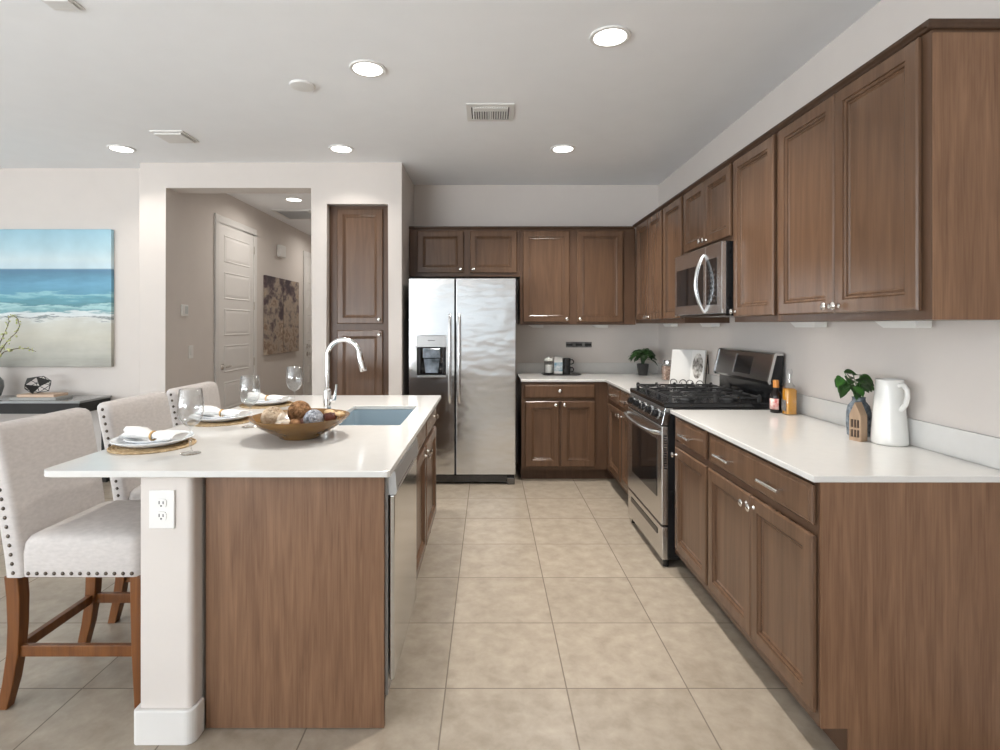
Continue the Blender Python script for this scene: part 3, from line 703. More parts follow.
# left door built around the dispenser recess
qx0, qx1, qz0, qz1 = FX(416.8), FX(446.0), 0.93, 1.28
mb = MB()
for a, b, c, e in ((lx0, qx0, dz0, dz1), (qx1, lx1, dz0, dz1), (qx0, qx1, dz0, qz0), (qx0, qx1, qz1, dz1)):
    mb.face([(a, FY, c), (b, FY, c), (b, FY, e), (a, FY, e)])
mb = MB()
O = [(lx0, dz0), (lx1, dz0), (lx1, dz1), (lx0, dz1)]; H = [(qx0, qz0), (qx1, qz0), (qx1, qz1), (qx0, qz1)]
for y in (FY, FY+0.06):
    for i in range(4):
        j = (i+1) % 4
        mb.face([(O[i][0], y, O[i][1]), (O[j][0], y, O[j][1]), (H[j][0], y, H[j][1]), (H[i][0], y, H[i][1])])
for Lp in (O, H):
    for i in range(4):
        j = (i+1) % 4
        mb.face([(Lp[i][0], FY, Lp[i][1]), (Lp[j][0], FY, Lp[j][1]), (Lp[j][0], FY+0.06, Lp[j][1]), (Lp[i][0], FY+0.06, Lp[i][1])])
ld = mb.build('door', M['fridge'], root, bevel=0.004)
rd = MB().box(rx0, rx1, FY, FY+0.06, dz0, dz1).build('door', M['fridge'], root, bevel=0.004)
def fhandle(x, par):
    pts = []
    for k in range(21):
        t = k/20; pts.append((x, FY-0.055*min(1, math.sin(math.pi*t)**0.35 if 0 < k < 20 else 0), 0.71+0.755*t))
    MB().tube(pts, 0.0125, 12).build('handle', M['steel_edge'], par, smooth=60)
fhandle(FX(449.9), ld); fhandle(FX(459.4), rd)
dp = MB().box(qx0+0.001, qx1-0.001, FY-0.002, FY+0.03, 1.185, qz1-0.001).build('dispenser_header', M['steel_grey'], ld, bevel=0.002)
MB().box((qx0+qx1)/2-0.03, (qx0+qx1)/2+0.03, FY-0.003, FY-0.0015, 1.238, 1.244).build('badge', M['dark_steel'], dp)
MB().box(qx0+0.001, qx1-0.001, FY+0.052, FY+0.0595, qz0+0.001, 1.1845).build('dispenser_recess', M['black_glass'], ld)
MB().box(qx0+0.012, qx0+0.03, FY+0.005, FY+0.05, qz0+0.02, 1.18).box(qx1-0.03, qx1-0.012, FY+0.005, FY+0.05, qz0+0.02, 1.18).build('dispenser_side', M['black'], ld)
MB().box(qx0+0.05, qx1-0.05, FY+0.012, FY+0.05, 1.09, 1.175).build('dispenser_screen', M['disp_blue'], ld, bevel=0.006)
MB().prism([(qx0+0.07, 0.96), (qx1-0.07, 0.96), (qx1-0.055, 1.085), (qx0+0.055, 1.085)], FY+0.03, FY+0.05, 'y').build('dispenser_paddle', M['disp_blue'], ld, bevel=0.004)
MB().box(qx0+0.002, qx1-0.002, FY-0.004, FY+0.05, qz0+0.001, qz0+0.012).build('drip_tray', M['steel'], ld)
gr = MB().box(-0.675, 0.218, FY+0.03, FY+0.061, 0.018, 0.082).build('toe_grille', M['black'], root)
g2 = MB()
for k in range(6): g2.box(-0.66, 0.16, FY+0.027, FY+0.0305, 0.024+k*0.009, 0.028+k*0.009)
g2.build('grille_slats', M['dark_steel'], gr)
for x0_ in (-0.67, 0.155):
    MB().box(x0_, x0_+0.07, FY+0.012, FY+0.05, 0.0, 0.06).build('foot', M['dark_steel'], root, bevel=0.006)

# ------------------------------------------------------------------ stools
def make_stool():
    root = thing('counter_stool', 'stool', 'stool', (0, 0, 0), 'upholstered stools along the island', local=True)
    hw_ = 0.215
    # seat
    mb = MB(); rings = []
    for z, gx, gy, rr in ((0.478, 0.0, 0.0, 0.025), (0.49, 0.003, 0.003, 0.03), (0.56, 0.006, 0.006, 0.04), (0.595, 0.004, 0.003, 0.045), (0.613, -0.006, -0.006, 0.045), (0.624, -0.03, -0.03, 0.05), (0.630, -0.09, -0.09, 0.05)):
        rings.append([(x, y, z) for x, y in rrect(0.035, 0, 0.21+gx, hw_+gy, rr, 6)])
    mb.loft(rings).build('seat', M['linen'], root, smooth=50, local=True)
    # backrest
    mb = MB(); rings = []
    def bx(z): t = (z-0.478)/(1.015-0.478); return -0.205-0.085*t**1.25
    zs = [0.478+0.537*k/16 for k in range(15)]+[0.985, 1.002, 1.011, 1.016]
    for i, z in enumerate(zs):
        sh = {len(zs)-1: 0.022, len(zs)-2: 0.010, len(zs)-3: 0.003}.get(i, 0)
        wv = hw_+0.006+0.010*((z-0.478)/0.537)
        wv -= {len(zs)-1: 0.026, len(zs)-2: 0.012, len(zs)-3: 0.004}.get(i, 0)
        rings.append([(x+0.012*(y/0.22)**2*1.0, y, z) for x, y in rrect(bx(z), 0, 0.036-sh, wv, min(0.02, 0.034-sh), 6)])
    mb.loft(rings).build('backrest', M['linen'], root, smooth=50, local=True)
    # nailheads
    nb = MB()
    def nail(x, y, z, d):
        q = Vector(d).to_track_quat('Z', 'Y').to_matrix()
        nb.lathe([(0.0072, -0.001), (0.0072, 0.0008), (0.0052, 0.0032), (0.0, 0.0042)], (x, y, z), 10, q)
    for s in (-1, 1):
        for k in range(13): nail(-0.145+k*0.0305, s*(hw_+0.003), 0.492, (0, s, 0))
        for k in range(16):
            z = 0.495+k*0.0328; wv = hw_+0.006+0.010*((z-0.478)/0.537)
            nail(bx(z)+0.010, s*wv, z, (0, s, 0))
    for k in range(13): nail(0.248, -0.19+k*0.0317, 0.492, (1, 0, 0))
    nb.build('nailhead_trim', M['nail'], root, smooth=50, local=True)
    def sq(cx, cy, z, h): return [(cx-h, cy-h, z), (cx+h, cy-h, z), (cx+h, cy+h, z), (cx-h, cy+h, z)]
    for s in (-1, 1):
        y = s*0.190
        MB().loft([sq(0.228, y, 0.480, 0.020), sq(0.230, y, 0.22, 0.018), sq(0.232, y, 0.0, 0.0125)]).build('leg', M['stoolwood'], root, bevel=0.003, local=True)
        rp = [(-0.212, 0.480, 0.024), (-0.205, 0.40, 0.0235), (-0.204, 0.30, 0.022), (-0.210, 0.20, 0.021), (-0.226, 0.10, 0.020), (-0.250, 0.0, 0.018)]
        MB().loft([sq(x, y, z, h) for x, z, h in rp]).build('leg', M['stoolwood'], root, bevel=0.003, local=True)
        MB().box(-0.19, 0.212, y-0.010, y+0.010, 0.186, 0.226).build('stretcher', M['stoolwood'], root, bevel=0.002, local=True)
    MB().box(-0.222, -0.198, -0.171, 0.171, 0.190, 0.225).build('stretcher', M['stoolwood'], root, bevel=0.002, local=True)
    MB().box(0.218, 0.241, -0.172, 0.172, 0.155, 0.19).build('stretcher', M['stoolwood'], root, bevel=0.002, local=True)
    return root
st = make_stool()
for i, (y, lab) in enumerate(((2.165, 'cream nailhead stool at the near end of the island, seat and legs in full view'),
                              (2.735, 'cream nailhead stool behind the middle place setting, only its back showing well'),
                              (3.275, 'cream nailhead stool farthest along the island, mostly hidden by glasses'))):
    o = st if i == 0 else copy_tree(st)
    o.location = (-1.485, y, 0); o['label'] = lab

# ------------------------------------------------------------------ place settings
def setting(x, y, which, first):
    if first is not None:
        out = []
        for o, lab in zip(first, which):
            c = copy_tree(o); c.location = (x, y, o.location.z); c['label'] = lab; out.append(c)
        return out
    mb = MB()
    for k in range(12): mb.tube(arc((0, 0, 0.0040), 0.006+k*0.0128, 0, 360, 40, 'xy')[:-1], 0.0038+0.0006*(k % 2), 6, closed=True)
    mb.lathe([(0.149, 0.0008), (0.149, 0.0045), (0.0, 0.0045)], n=36)
    mt = tag(mb.build('placemat', M['jute'], smooth=60, local=True), which[0], 'placemat', 'woven placemats'); mt.location = (x, y, HC)
    def dish(r, h): return [(r*0.50, 0.0), (r*0.58, 0.0), (r*0.70, h*0.22), (r*0.90, h*0.62), (r*0.985, h*0.92), (r, h), (r*0.985, h*1.08), (r*0.90, h*0.78), (r*0.70, h*0.38), (r*0.58, 0.0045), (0.0, 0.0035)]
    pl = tag(MB().lathe(dish(0.143, 0.025), n=48).build('dinner_plate', M['plate'], smooth=50, local=True), which[1], 'plate', 'dinner plates on the island'); pl.location = (x, y, HC+0.0087)
    sp = tag(MB().lathe(dish(0.100, 0.021), n=48).build('salad_plate', M['plate'], smooth=50, local=True), which[2], 'plate', 'salad plates on the island'); sp.location = (x, y, HC+0.0150)
    # napkin drawn through a ring: two gathered wings
    nr = thing('napkin', which[3], 'napkin', (0, 0, 0), 'napkins in rings', local=True); nr.location = (x, y, HC+0.0245)
    mb = MB(); rings = []
    N = 18
    for i in range(N+1):
        t = i/N*2-1; xx = t*(0.112 if t < 0 else 0.108)
        wdt = 0.013+0.024*min(1, abs(t)*1.7)**0.9 if t < 0 else 0.013+0.048*min(1, abs(t)*1.2)
        ht = 0.012+0.011*min(1, abs(t)*2.2)*(1 if t < 0 else 0.7-0.9*t)
        if t < -0.92: ht *= 0.7; wdt *= 0.9
        rg = []
        for k in range(20):
            a = 2*math.pi*k/20
            ruf = 1+0.16*math.sin(5*a+t*2)*(abs(t)**0.6)
            rg.append((xx+0.012*math.sin(3*a)*abs(t), wdt*math.cos(a)*ruf, ht+0.001+ht*math.sin(a)*(ruf if math.sin(a) > 0 else 1)+0.004))
        rings.append(rg)
    mb.loft(rings).build('cloth', M['napkin'], nr, smooth=60, local=True)
    pts = [(0, 0.020*math.cos(R(a)), 0.0155+0.0165*math.sin(R(a))) for a in range(0, 360, 15)]
    MB().tube(pts, 0.0042, 8, closed=True).build('napkin_ring', M['gold'], nr, smooth=60, local=True)
    nr.rotation_euler = (0, 0, R(-6))
    return [mt, pl, sp, nr]
def labs(w1): return [f'round woven placemat {w1}', f'large white dinner plate {w1}', f'small white plate {w1}', f'white napkin gathered in a tan ring {w1}']
s1 = setting(-1.317, 2.16, labs('at the nearest place on the island'), None)
setting(-1.317, 2.715, labs('at the middle place on the island'), s1)
setting(-1.317, 3.27, labs('at the farthest place on the island'), s1)
gp = [(0.034, 0.0), (0.036, 0.0015), (0.030, 0.003), (0.008, 0.007), (0.0042, 0.015), (0.0038, 0.085), (0.006, 0.095), (0.024, 0.108), (0.040, 0.130), (0.0455, 0.155), (0.044, 0.19), (0.0385, 0.238),
      (0.0375, 0.2385), (0.0365, 0.238), (0.042, 0.19), (0.0435, 0.155), (0.038, 0.131), (0.022, 0.1105), (0.004, 0.100), (0.0, 0.0995)]
g0 = MB().lathe(gp, n=36).build('wine_glass', M['wine_glass'], smooth=60, local=True)
for i, (x, y, lab) in enumerate(((-1.10, 2.03, 'clear wine glass by the near place setting, largest in view'), (-1.113, 2.565, 'clear wine glass left of the wooden bowl by the middle setting'), (-1.113, 3.15, 'clear wine glass farthest away, beside the faucet'))):
    o = g0 if i == 0 else copy_tree(g0)
    o.location = (x, y, HC+0.0006); tag(o, lab, 'glass', 'wine glasses')

# ------------------------------------------------------------------ decorative bowl and its filling
bx_, by_ = -0.80, 2.335
o = MB().lathe([(0.078, 0), (0.082, 0.002), (0.088, 0.010), (0.130, 0.032), (0.175, 0.060), (0.203, 0.087), (0.2045, 0.091), (0.199, 0.090), (0.168, 0.063), (0.12, 0.037), (0.07, 0.018), (0.0, 0.014)], (bx_, by_, HC), 56).build('decorative_bowl', M['bowl'], smooth=60)
tag(o, 'wide brown wooden bowl of woven balls on the island', 'bowl')
def wball(dx, dy, z, r, m, lab, name='woven_ball'):
    random.seed(int(r*10000)+int(dx*1000))
    mb = MB(); mb.ball((0, 0, 0), r*0.88, 18, 12)
    for k in range(34):
        ax = Vector((random.gauss(0, 1), random.gauss(0, 1), random.gauss(0, 1))).normalized(); e1 = ax.orthogonal().normalized(); e2 = ax.cross(e1)
        off = random.uniform(-0.5, 0.5)*r; rr = math.sqrt(max(1e-9, r*r-off*off))
        mb.tube([ax*off+(e1*math.cos(2*math.pi*j/20)+e2*math.sin(2*math.pi*j/20))*rr for j in range(20)], 0.0031, 5, closed=True)
    o = mb.build(name, m, smooth=60, local=True); o.location = (bx_+dx, by_+dy, z)
    tag(o, lab, 'decor ball', 'balls in the wooden bowl')
wball(-0.108, -0.02, 0.982, 0.045, M['weave_tan'], 'pale tan woven ball at the left of the bowl')
wball(-0.022, 0.055, 0.994, 0.047, M['weave_brown'], 'reddish brown vine ball at the back of the bowl')
wball(0.062, -0.015, 0.974, 0.039, M['weave_grey'], 'silver grey wound ball right of centre in the bowl')
def pod(dx, dy, z, r, sc3, m, rz, lab, name):
    M3 = Matrix.Rotation(rz, 3, 'Z') @ Matrix.Rotation(0.4, 3, 'X')
    o = MB().ball((0, 0, 0), r, 14, 9, sc3, lambda d: 1+0.14*math.sin(5*math.atan2(d.y, d.x))+0.1*mnoise.noise(d*3), M3).build(name, m, smooth=60, local=True)
    o.location = (bx_+dx, by_+dy, z); tag(o, lab, 'dried pod', 'dried pieces in the wooden bowl')
pod(0.128, -0.005, 0.982, 0.026, (1.1, 0.9, 0.7), M['pod_dark'], 0.3, 'dark red seed pod at the right of the bowl', 'seed_pod')
pod(0.165, 0.015, 0.992, 0.020, (1.3, 0.8, 0.5), M['pod_tan'], 1.1, 'small tan pod against the right rim of the bowl', 'seed_pod')
pod(0.112, 0.06, 0.984, 0.030, (1.2, 0.9, 0.6), M['pod_tan'], 2.0, 'tan pod between the grey ball and the right rim', 'seed_pod')
pod(-0.042, -0.075, 0.968, 0.021, (1.5, 0.8, 0.7), M['shell'], 0.7, 'pale shell between the tan and brown balls', 'shell')
pod(-0.062, -0.050, 0.984, 0.016, (0.9, 0.9, 1.5), M['shell'], 1.9, 'small upright pale shell at the front of the bowl', 'shell')
pod(-0.005, -0.055, 0.966, 0.022, (1.2, 0.9, 0.7), M['weave_brown'], 1.4, 'brown cone piece beside the grey ball', 'seed_pod')
pod(0.025, 0.02, 0.955, 0.030, (1.4, 1.0, 0.6), M['pod_dark'], 0.9, 'dark pod low in the middle of the bowl', 'seed_pod')

# ------------------------------------------------------------------ dining wall: painting, console, ornaments
def seascape():
    m = bpy.data.materials.new('seascape_paint'); m.use_nodes = True
    n = m.node_tree.nodes; L = m.node_tree.links; p = n['Principled BSDF']; p.inputs['Roughness'].default_value = 0.6
    tc = n.new('ShaderNodeTexCoord'); sp = n.new('ShaderNodeSeparateXYZ'); L.new(tc.outputs['Object'], sp.inputs[0])
    mp = n.new('ShaderNodeMapping'); mp.inputs['Scale'].default_value = (1.6, 1, 10); L.new(tc.outputs['Object'], mp.inputs['Vector'])
    nz = n.new('ShaderNodeTexNoise'); nz.inputs['Scale'].default_value = 2.2; nz.inputs['Detail'].default_value = 8; nz.inputs['Roughness'].default_value = 0.6; L.new(mp.outputs['Vector'], nz.inputs['Vector'])
    dv = n.new('ShaderNodeMath'); dv.operation = 'DIVIDE'; dv.inputs[1].default_value = 1.212; L.new(sp.outputs[2], dv.inputs[0])
    # wobble limited to the sea and shore
    wb = n.new('ShaderNodeMapRange'); wb.inputs[1].default_value = 0.70; wb.inputs[2].default_value = 0.66; wb.inputs[3].default_value = 0.004; wb.inputs[4].default_value = 0.15; L.new(dv.outputs[0], wb.inputs[0])
    s0 = n.new('ShaderNodeMath'); s0.operation = 'SUBTRACT'; s0.inputs[1].default_value = 0.5; L.new(nz.outputs['Fac'], s0.inputs[0])
    ml = n.new('ShaderNodeMath'); ml.operation = 'MULTIPLY'; L.new(s0.outputs[0], ml.inputs[0]); L.new(wb.outputs[0], ml.inputs[1])
    ad = n.new('ShaderNodeMath'); ad.operation = 'ADD'; L.new(dv.outputs[0], ad.inputs[0]); L.new(ml.outputs[0], ad.inputs[1])
    rp = n.new('ShaderNodeValToRGB'); e = rp.color_ramp.elements
    stops = [(0.0, srgb(150, 148, 138)), (0.10, srgb(172, 171, 160)), (0.22, srgb(190, 187, 172)), (0.33, srgb(196, 196, 186)), (0.352, srgb(205, 208, 204)), (0.362, srgb(95, 110, 112)), (0.372, srgb(212, 218, 218)),
             (0.395, srgb(200, 212, 214)), (0.41, srgb(90, 150, 158)), (0.44, srgb(150, 196, 200)), (0.455, srgb(62, 130, 142)), (0.50, srgb(70, 150, 168)), (0.52, srgb(120, 180, 190)), (0.54, srgb(60, 140, 168)),
             (0.60, srgb(68, 146, 180)), (0.66, srgb(58, 130, 160)), (0.70, srgb(58, 118, 150)), (0.709, srgb(70, 126, 156)), (0.716, srgb(176, 202, 214)), (0.78, srgb(186, 208, 214)), (0.86, srgb(158, 196, 208)), (1.0, srgb(132, 184, 204))]
    e[0].position = stops[0][0]; e[0].color = col4(stops[0][1]); e[1].position = 1.0; e[1].color = col4(stops[-1][1])
    for q, c in stops[1:-1]:
        z = e.new(q); z.color = col4(c)
    L.new(ad.outputs[0], rp.inputs['Fac'])
    n2 = n.new('ShaderNodeTexNoise'); n2.inputs['Scale'].default_value = 3.5; n2.inputs['Detail'].default_value = 6; L.new(tc.outputs['Object'], n2.inputs['Vector'])
    mr = n.new('ShaderNodeMapRange'); mr.inputs[1].default_value = 0.3; mr.inputs[2].default_value = 0.7; mr.inputs[3].default_value = 0.90; mr.inputs[4].default_value = 1.10; L.new(n2.outputs['Fac'], mr.inputs[0])
    hv = n.new('ShaderNodeHueSaturation'); L.new(rp.outputs['Color'], hv.inputs['Color']); L.new(mr.outputs[0], hv.inputs['Value'])
    hv.inputs['Saturation'].default_value = 0.82; L.new(hv.outputs['Color'], p.inputs['Base Color'])
    return m
M['sea'] = seascape()
o = MB().box(-4.85, -3.322, 4.838, 4.879, 1.005, 2.217).build('seascape_painting', M['sea'], bevel=0.004)
tag(o, 'large blue seascape canvas on the wall above the console', 'painting')
root = thing('console_table', 'dark grey console table standing under the seascape painting', 'table', (-4.1, 4.67, 0))
MB().box(-4.90, -3.332, 4.478, 4.862, 0.735, 0.753).build('tabletop', mat('console_top_sheen', (0.26, 0.265, 0.265), 0.12, var=0.05), root, bevel=0.002)  # tabletop colour lightened to paint in its grey-white reflection
MB().box(-4.895, -3.337, 4.483, 4.857, 0.650, 0.7345).build('apron', M['console'], root, bevel=0.002)
for x in (-4.89, -3.387):
    for y in (4.488, 4.807): MB().box(x, x+0.045, y, y+0.045, 0, 0.6495).build('leg', M['console'], root, bevel=0.002)
cxp = lambda px, y: (px-488.7)*y/550
o = MB().box(cxp(10.5, 4.56), cxp(57, 4.56), 4.545, 4.735, 0.753, 0.772).build('book', M['bookgrey'], bevel=0.002)
tag(o, 'thin grey book, lower of the two on the console', 'book', 'books on the console')
o = MB().box(cxp(19, 4.6), cxp(56, 4.6), 4.575, 4.735, 0.7725, 0.795).build('book', M['bookpeach'], bevel=0.002)
tag(o, 'peach book, upper of the two under the geometric ornament', 'book', 'books on the console')
# geometric ornament
root = thing('geometric_ornament', 'black wire polyhedron ornament on the console books', 'ornament', (cxp(37.5, 4.65), 4.655, 0.795))
ic = bmesh.new(); bmesh.ops.create_icosphere(ic, subdivisions=1, radius=0.1)
Mr = Matrix.Rotation(0.5, 3, 'Z') @ Matrix.Rotation(0.55, 3, 'X')
zc = 0.795+max(-(Mr @ v.co).z for v in ic.verts)*0.82+0.004
P = lambda v: (Mr @ v.co)*1.0
org = Vector((cxp(37.5, 4.65), 4.655, zc))
def pv(v): q = Mr @ v.co; return org+Vector((q.x*1.04, q.y, q.z*0.82))
fr_ = MB()
for e_ in ic.edges: fr_.cyl(pv(e_.verts[0]), pv(e_.verts[1]), 0.0027, n=6)
fr_.build('frame', M['wire'], root)
pm = MB(); sel = []
for i in sorted(range(len(ic.faces)), key=lambda k: sum(((pv(v)-org).y for v in list(ic.faces)[k].verts))):
    fv = set(v.index for v in list(ic.faces)[i].verts)
    if len(sel) < 3 and all(len(fv & set(v.index for v in list(ic.faces)[q].verts)) < 2 for q in sel): sel.append(i)
for i, f in enumerate(ic.faces):
    if i in sel:
        c = sum((pv(v) for v in f.verts), Vector())/3; nrm = (c-org).normalized()*0.002
        a = [pv(v)-nrm for v in f.verts]; b = [pv(v)+nrm for v in f.verts]; pm.loft([a, b])
pm.build('panels', M['wire'], root); ic.free()
# vase with budding branches at the frame's edge
vx, vy = cxp(-12, 4.65), 4.65
o = MB().lathe([(0.06, 0), (0.085, 0.02), (0.105, 0.09), (0.10, 0.15), (0.06, 0.20), (0.05, 0.215), (0.056, 0.235), (0.048, 0.235), (0.042, 0.215), (0.05, 0.2), (0.0, 0.19)], (vx, vy, 0.753), 32).build('vase', M['vase_left'], smooth=60)
tag(o, 'grey vase on the console at the left edge of the view', 'vase')
root = thing('budding_branches', 'budding green branches arching out of the console vase', 'plant', (vx, vy, 0.96))
tw = MB(); bl = MB(); random.seed(5)
stems = [[(0, 330), (6, 318), (10, 318), (15, 318)], None]
def tp(px, py, y): return Vector((cxp(px, y), y, CAM_Z-(py-325.5)*y/550))
paths = [[(-12, 374), (-6, 362), (2, 349), (9, 339), (16, 333), (19.5, 326), (18, 319), (13, 315.5), (8, 318)],
         [(-12, 374), (-4, 360), (4, 352), (12, 349.5), (20, 348), (28, 348.5), (36, 351.5)],
         [(-12, 374), (-8, 356), (0, 343), (6, 330), (9, 322), (8, 315)],
         [(-12, 374), (-16, 350), (-14, 330), (-8, 318)], [(-12, 374), (-22, 356), (-30, 340), (-34, 326)]]
for ip, pth in enumerate(paths):
    yy = 4.63+0.02*ip
    P3 = [tp(a, b, yy+0.015*k*(-1)**ip) for k, (a, b) in enumerate(pth)]
    P3[0] = Vector((vx+0.01*(ip-2), vy, 0.96))
    tw.tube(P3, [0.0045-0.0028*k/len(P3) for k in range(len(P3))], 6)
    for k in range(1, len(P3)):
        for j in range(5):
            q = P3[k-1].lerp(P3[k], random.random())+Vector((random.gauss(0, 0.010), random.gauss(0, 0.010), random.gauss(0, 0.010)))
            s_ = random.uniform(0.005, 0.011)*(1.25 if k < 4 else 0.8)
            bl.ball(q, s_, 7, 5, (1, 1, random.uniform(0.6, 1.3)))
tw.build('twigs', M['twig'], root, smooth=60); bl.build('buds', M['blossom'], root, smooth=60)

# hall pictures, thermostat, switch, chime
def abstract_mat(seed):
    m = bpy.data.materials.new('abstract_paint'); m.use_nodes = True
    n = m.node_tree.nodes; L = m.node_tree.links; p = n['Principled BSDF']; p.inputs['Roughness'].default_value = 0.7
    tc = n.new('ShaderNodeTexCoord'); mp = n.new('ShaderNodeMapping'); mp.inputs['Scale'].default_value = (1, 1.6, 2.4); mp.inputs['Location'].default_value = (seed, seed*2.3, seed)
    L.new(tc.outputs['Object'], mp.inputs['Vector'])
    nz = n.new('ShaderNodeTexNoise'); nz.inputs['Scale'].default_value = 1.7; nz.inputs['Detail'].default_value = 10; nz.inputs['Roughness'].default_value = 0.7; nz.inputs['Distortion'].default_value = 0.1; L.new(mp.outputs['Vector'], nz.inputs['Vector'])
    sp = n.new('ShaderNodeSeparateXYZ'); L.new(tc.outputs['Object'], sp.inputs[0])
    mr = n.new('ShaderNodeMapRange'); mr.inputs[1].default_value = 0.0; mr.inputs[2].default_value = 1.0; mr.inputs[3].default_value = 0.06; mr.inputs[4].default_value = -0.05; L.new(sp.outputs[2], mr.inputs[0])
    ad = n.new('ShaderNodeMath'); L.new(nz.outputs['Fac'], ad.inputs[0]); L.new(mr.outputs[0], ad.inputs[1])
    rp = n.new('ShaderNodeValToRGB'); e = rp.color_ramp.elements
    st_ = [(0.34, srgb(58, 46, 54)), (0.43, srgb(92, 76, 78)), (0.48, srgb(142, 130, 120)), (0.54, srgb(168, 152, 136)), (0.60, srgb(122, 98, 82)), (0.68, srgb(190, 174, 156))]
    e[0].position, e[0].color = st_[0][0], col4(st_[0][1]); e[1].position, e[1].color = st_[-1][0], col4(st_[-1][1])
    for q, c in st_[1:-1]: z = e.new(q); z.color = col4(c)
    L.new(ad.outputs[0], rp.inputs['Fac']); L.new(rp.outputs['Color'], p.inputs['Base Color'])
    return m
for i, (a, b) in enumerate(((6.76, 7.33), (7.345, 7.93))):
    o = MB().box(-2.769, -2.735, a, b, 1.005, 1.99).build('abstract_canvas', abstract_mat(i*3.1+1), bevel=0.003)
    tag(o, ('brown abstract canvas in the hall, half nearer the tall white door', 'brown abstract canvas in the hall, half farther from the kitchen')[i], 'painting', 'hall canvases')
root = thing('thermostat', 'square white thermostat on the hall wall above a light switch', 'thermostat', (-2.77, 4.995, 1.45))
MB().box(-2.77, -2.752, 4.945, 5.045, 1.455, 1.56).build('case', M['white_plastic'], root, bevel=0.006)
MB().box(-2.7525, -2.751, 4.985, 5.035, 1.475, 1.545).build('screen', mat('thermostat_screen', (0.55, 0.58, 0.58), 0.2), root)
root = thing('light_switch', 'white rocker light switch on the hall wall left of the door', 'switch', (-2.77, 5.11, 1.06))
MB().box(-2.77, -2.763, 5.072, 5.148, 1.065, 1.185).build('plate', M['white_plastic'], root, bevel=0.003)
MB().box(-2.7635, -2.758, 5.094, 5.126, 1.092, 1.158).build('rocker', M['trim'], root, bevel=0.002)
o = MB().box(-2.77, -2.715, 7.18, 7.38, 2.27, 2.43).build('door_chime', M['white_plastic'], bevel=0.015, segs=3)
tag(o, 'white door chime box high on the hall wall', 'chime')

# outlet on the knee wall, outlet strip on the back wall
root = thing('wall_outlet', 'white duplex outlet on the end of the island knee wall', 'outlet', (-1.073, 1.81, 0.70))
MB().box(-1.115, -1.031, 1.804, 1.8095, 0.703, 0.829).build('plate', M['white_plastic'], root, bevel=0.003)
for zc_ in (0.745, 0.787):
    f = MB().prism([(a, b) for a, b in rrect(-1.073, zc_, 0.0165, 0.0145, 0.009, 4)], 1.8015, 1.8045, 'y').build('receptacle', M['white_plastic'], root)
    MB().box(-1.081, -1.078, 1.8008, 1.8018, zc_-0.002, zc_+0.008).box(-1.068, -1.065, 1.8008, 1.8018, zc_-0.002, zc_+0.007).cyl((-1.073, 1.8008, zc_-0.008), (-1.073, 1.8018, zc_-0.008), 0.003, n=10).build('slots', M['vent_dark'], f)
root = thing('outlet_strip', 'dark horizontal outlet plate on the back wall over the coffee tray', 'outlet', (0.893, WY, 1.152))
MB().box(0.765, 1.022, WY-0.008, WY, 1.153, 1.207).build('plate', M['outlet_steel'], root, bevel=0.003)
for xx in (0.80, 0.893, 0.985): MB().box(xx-0.032, xx+0.032, WY-0.0095, WY-0.0078, 1.168, 1.192).build('socket', M['black'], root)

# ------------------------------------------------------------------ ceiling fixtures
def downlight(x, y, lab, power=2.5, r=0.098, spread=115):
    root = thing('ceiling_light', lab, 'ceiling light', (x, y, CEIL), 'recessed ceiling lights')
    MB().lathe([(r, -0.0005), (r, -0.005), (r*0.97, -0.0085), (r*0.81, -0.0085), (r*0.80, -0.0005)], (x, y, CEIL), 36).build('trim_ring', M['white_plastic'], root, smooth=40)
    MB().lathe([(r*0.79, -0.0090), (r*0.79, -0.0070), (0, -0.0070)], (x, y, CEIL), 36).build('lens', M['lens'], root)
    l = area('lamp', (x, y, CEIL-0.0100), (0, 0, 0), r*1.3, 0, power, (1.0, 0.95, 0.88), 'DISK', R(spread))
downlight(0.585, 2.65, 'recessed ceiling light nearest the right wall cabinets, largest in view', 15)
downlight(-0.655, 2.98, 'recessed ceiling light over the island, in front of the round detector', 11)
downlight(0.585, 4.33, 'recessed ceiling light beyond the air register, near the back wall', 14)
downlight(-1.16, 4.33, 'recessed ceiling light above the pantry cabinet')
downlight(-2.89, 4.33, 'recessed ceiling light over the dining side, beside the square vent')
downlight(-2.15, 6.07, 'recessed ceiling light inside the hall', 5.5, spread=165)
downlight(-2.15, 8.1, 'added unseen ceiling light brightening the far hall', 5, spread=165)  # hidden lamp added to brighten the hall
root = thing('smoke_detector', 'round white detector disk on the ceiling over the island', 'detector', (-1.08, 3.19, CEIL))
MB().lathe([(0.0, -0.014), (0.055, -0.014), (0.068, -0.011), (0.072, -0.005), (0.072, 0.0)], (-1.08, 3.19, CEIL), 32).build('cover', M['white_plastic'], root, smooth=40)
root = thing('ceiling_vent', 'square white ceiling vent hanging over the dining side', 'vent', (-2.31, 4.05, CEIL))
MB().prism(rrect(-2.31, 4.05, 0.12, 0.12, 0.01), CEIL-0.008, CEIL, 'z').build('frame', M['white_plastic'], root)
MB().box(-2.41, -2.21, 3.95, 4.15, CEIL-0.022, CEIL-0.0085).build('diffuser', M['trim'], root, bevel=0.01)
root = thing('ceiling_vent', 'white rectangular ceiling vent at the upper left corner of the view', 'vent', (-1.84, 2.385, CEIL))
MB().box(-1.915, -1.775, 2.33, 2.425, CEIL-0.006, CEIL).build('frame', M['white_plastic'], root, bevel=0.004)
MB().box(-1.90, -1.79, 2.342, 2.413, CEIL-0.012, CEIL-0.0065).build('diffuser', M['trim'], root, bevel=0.006)
root = thing('air_register', 'white slotted air register in the middle of the kitchen ceiling', 'vent', (0.01, 3.58, CEIL))
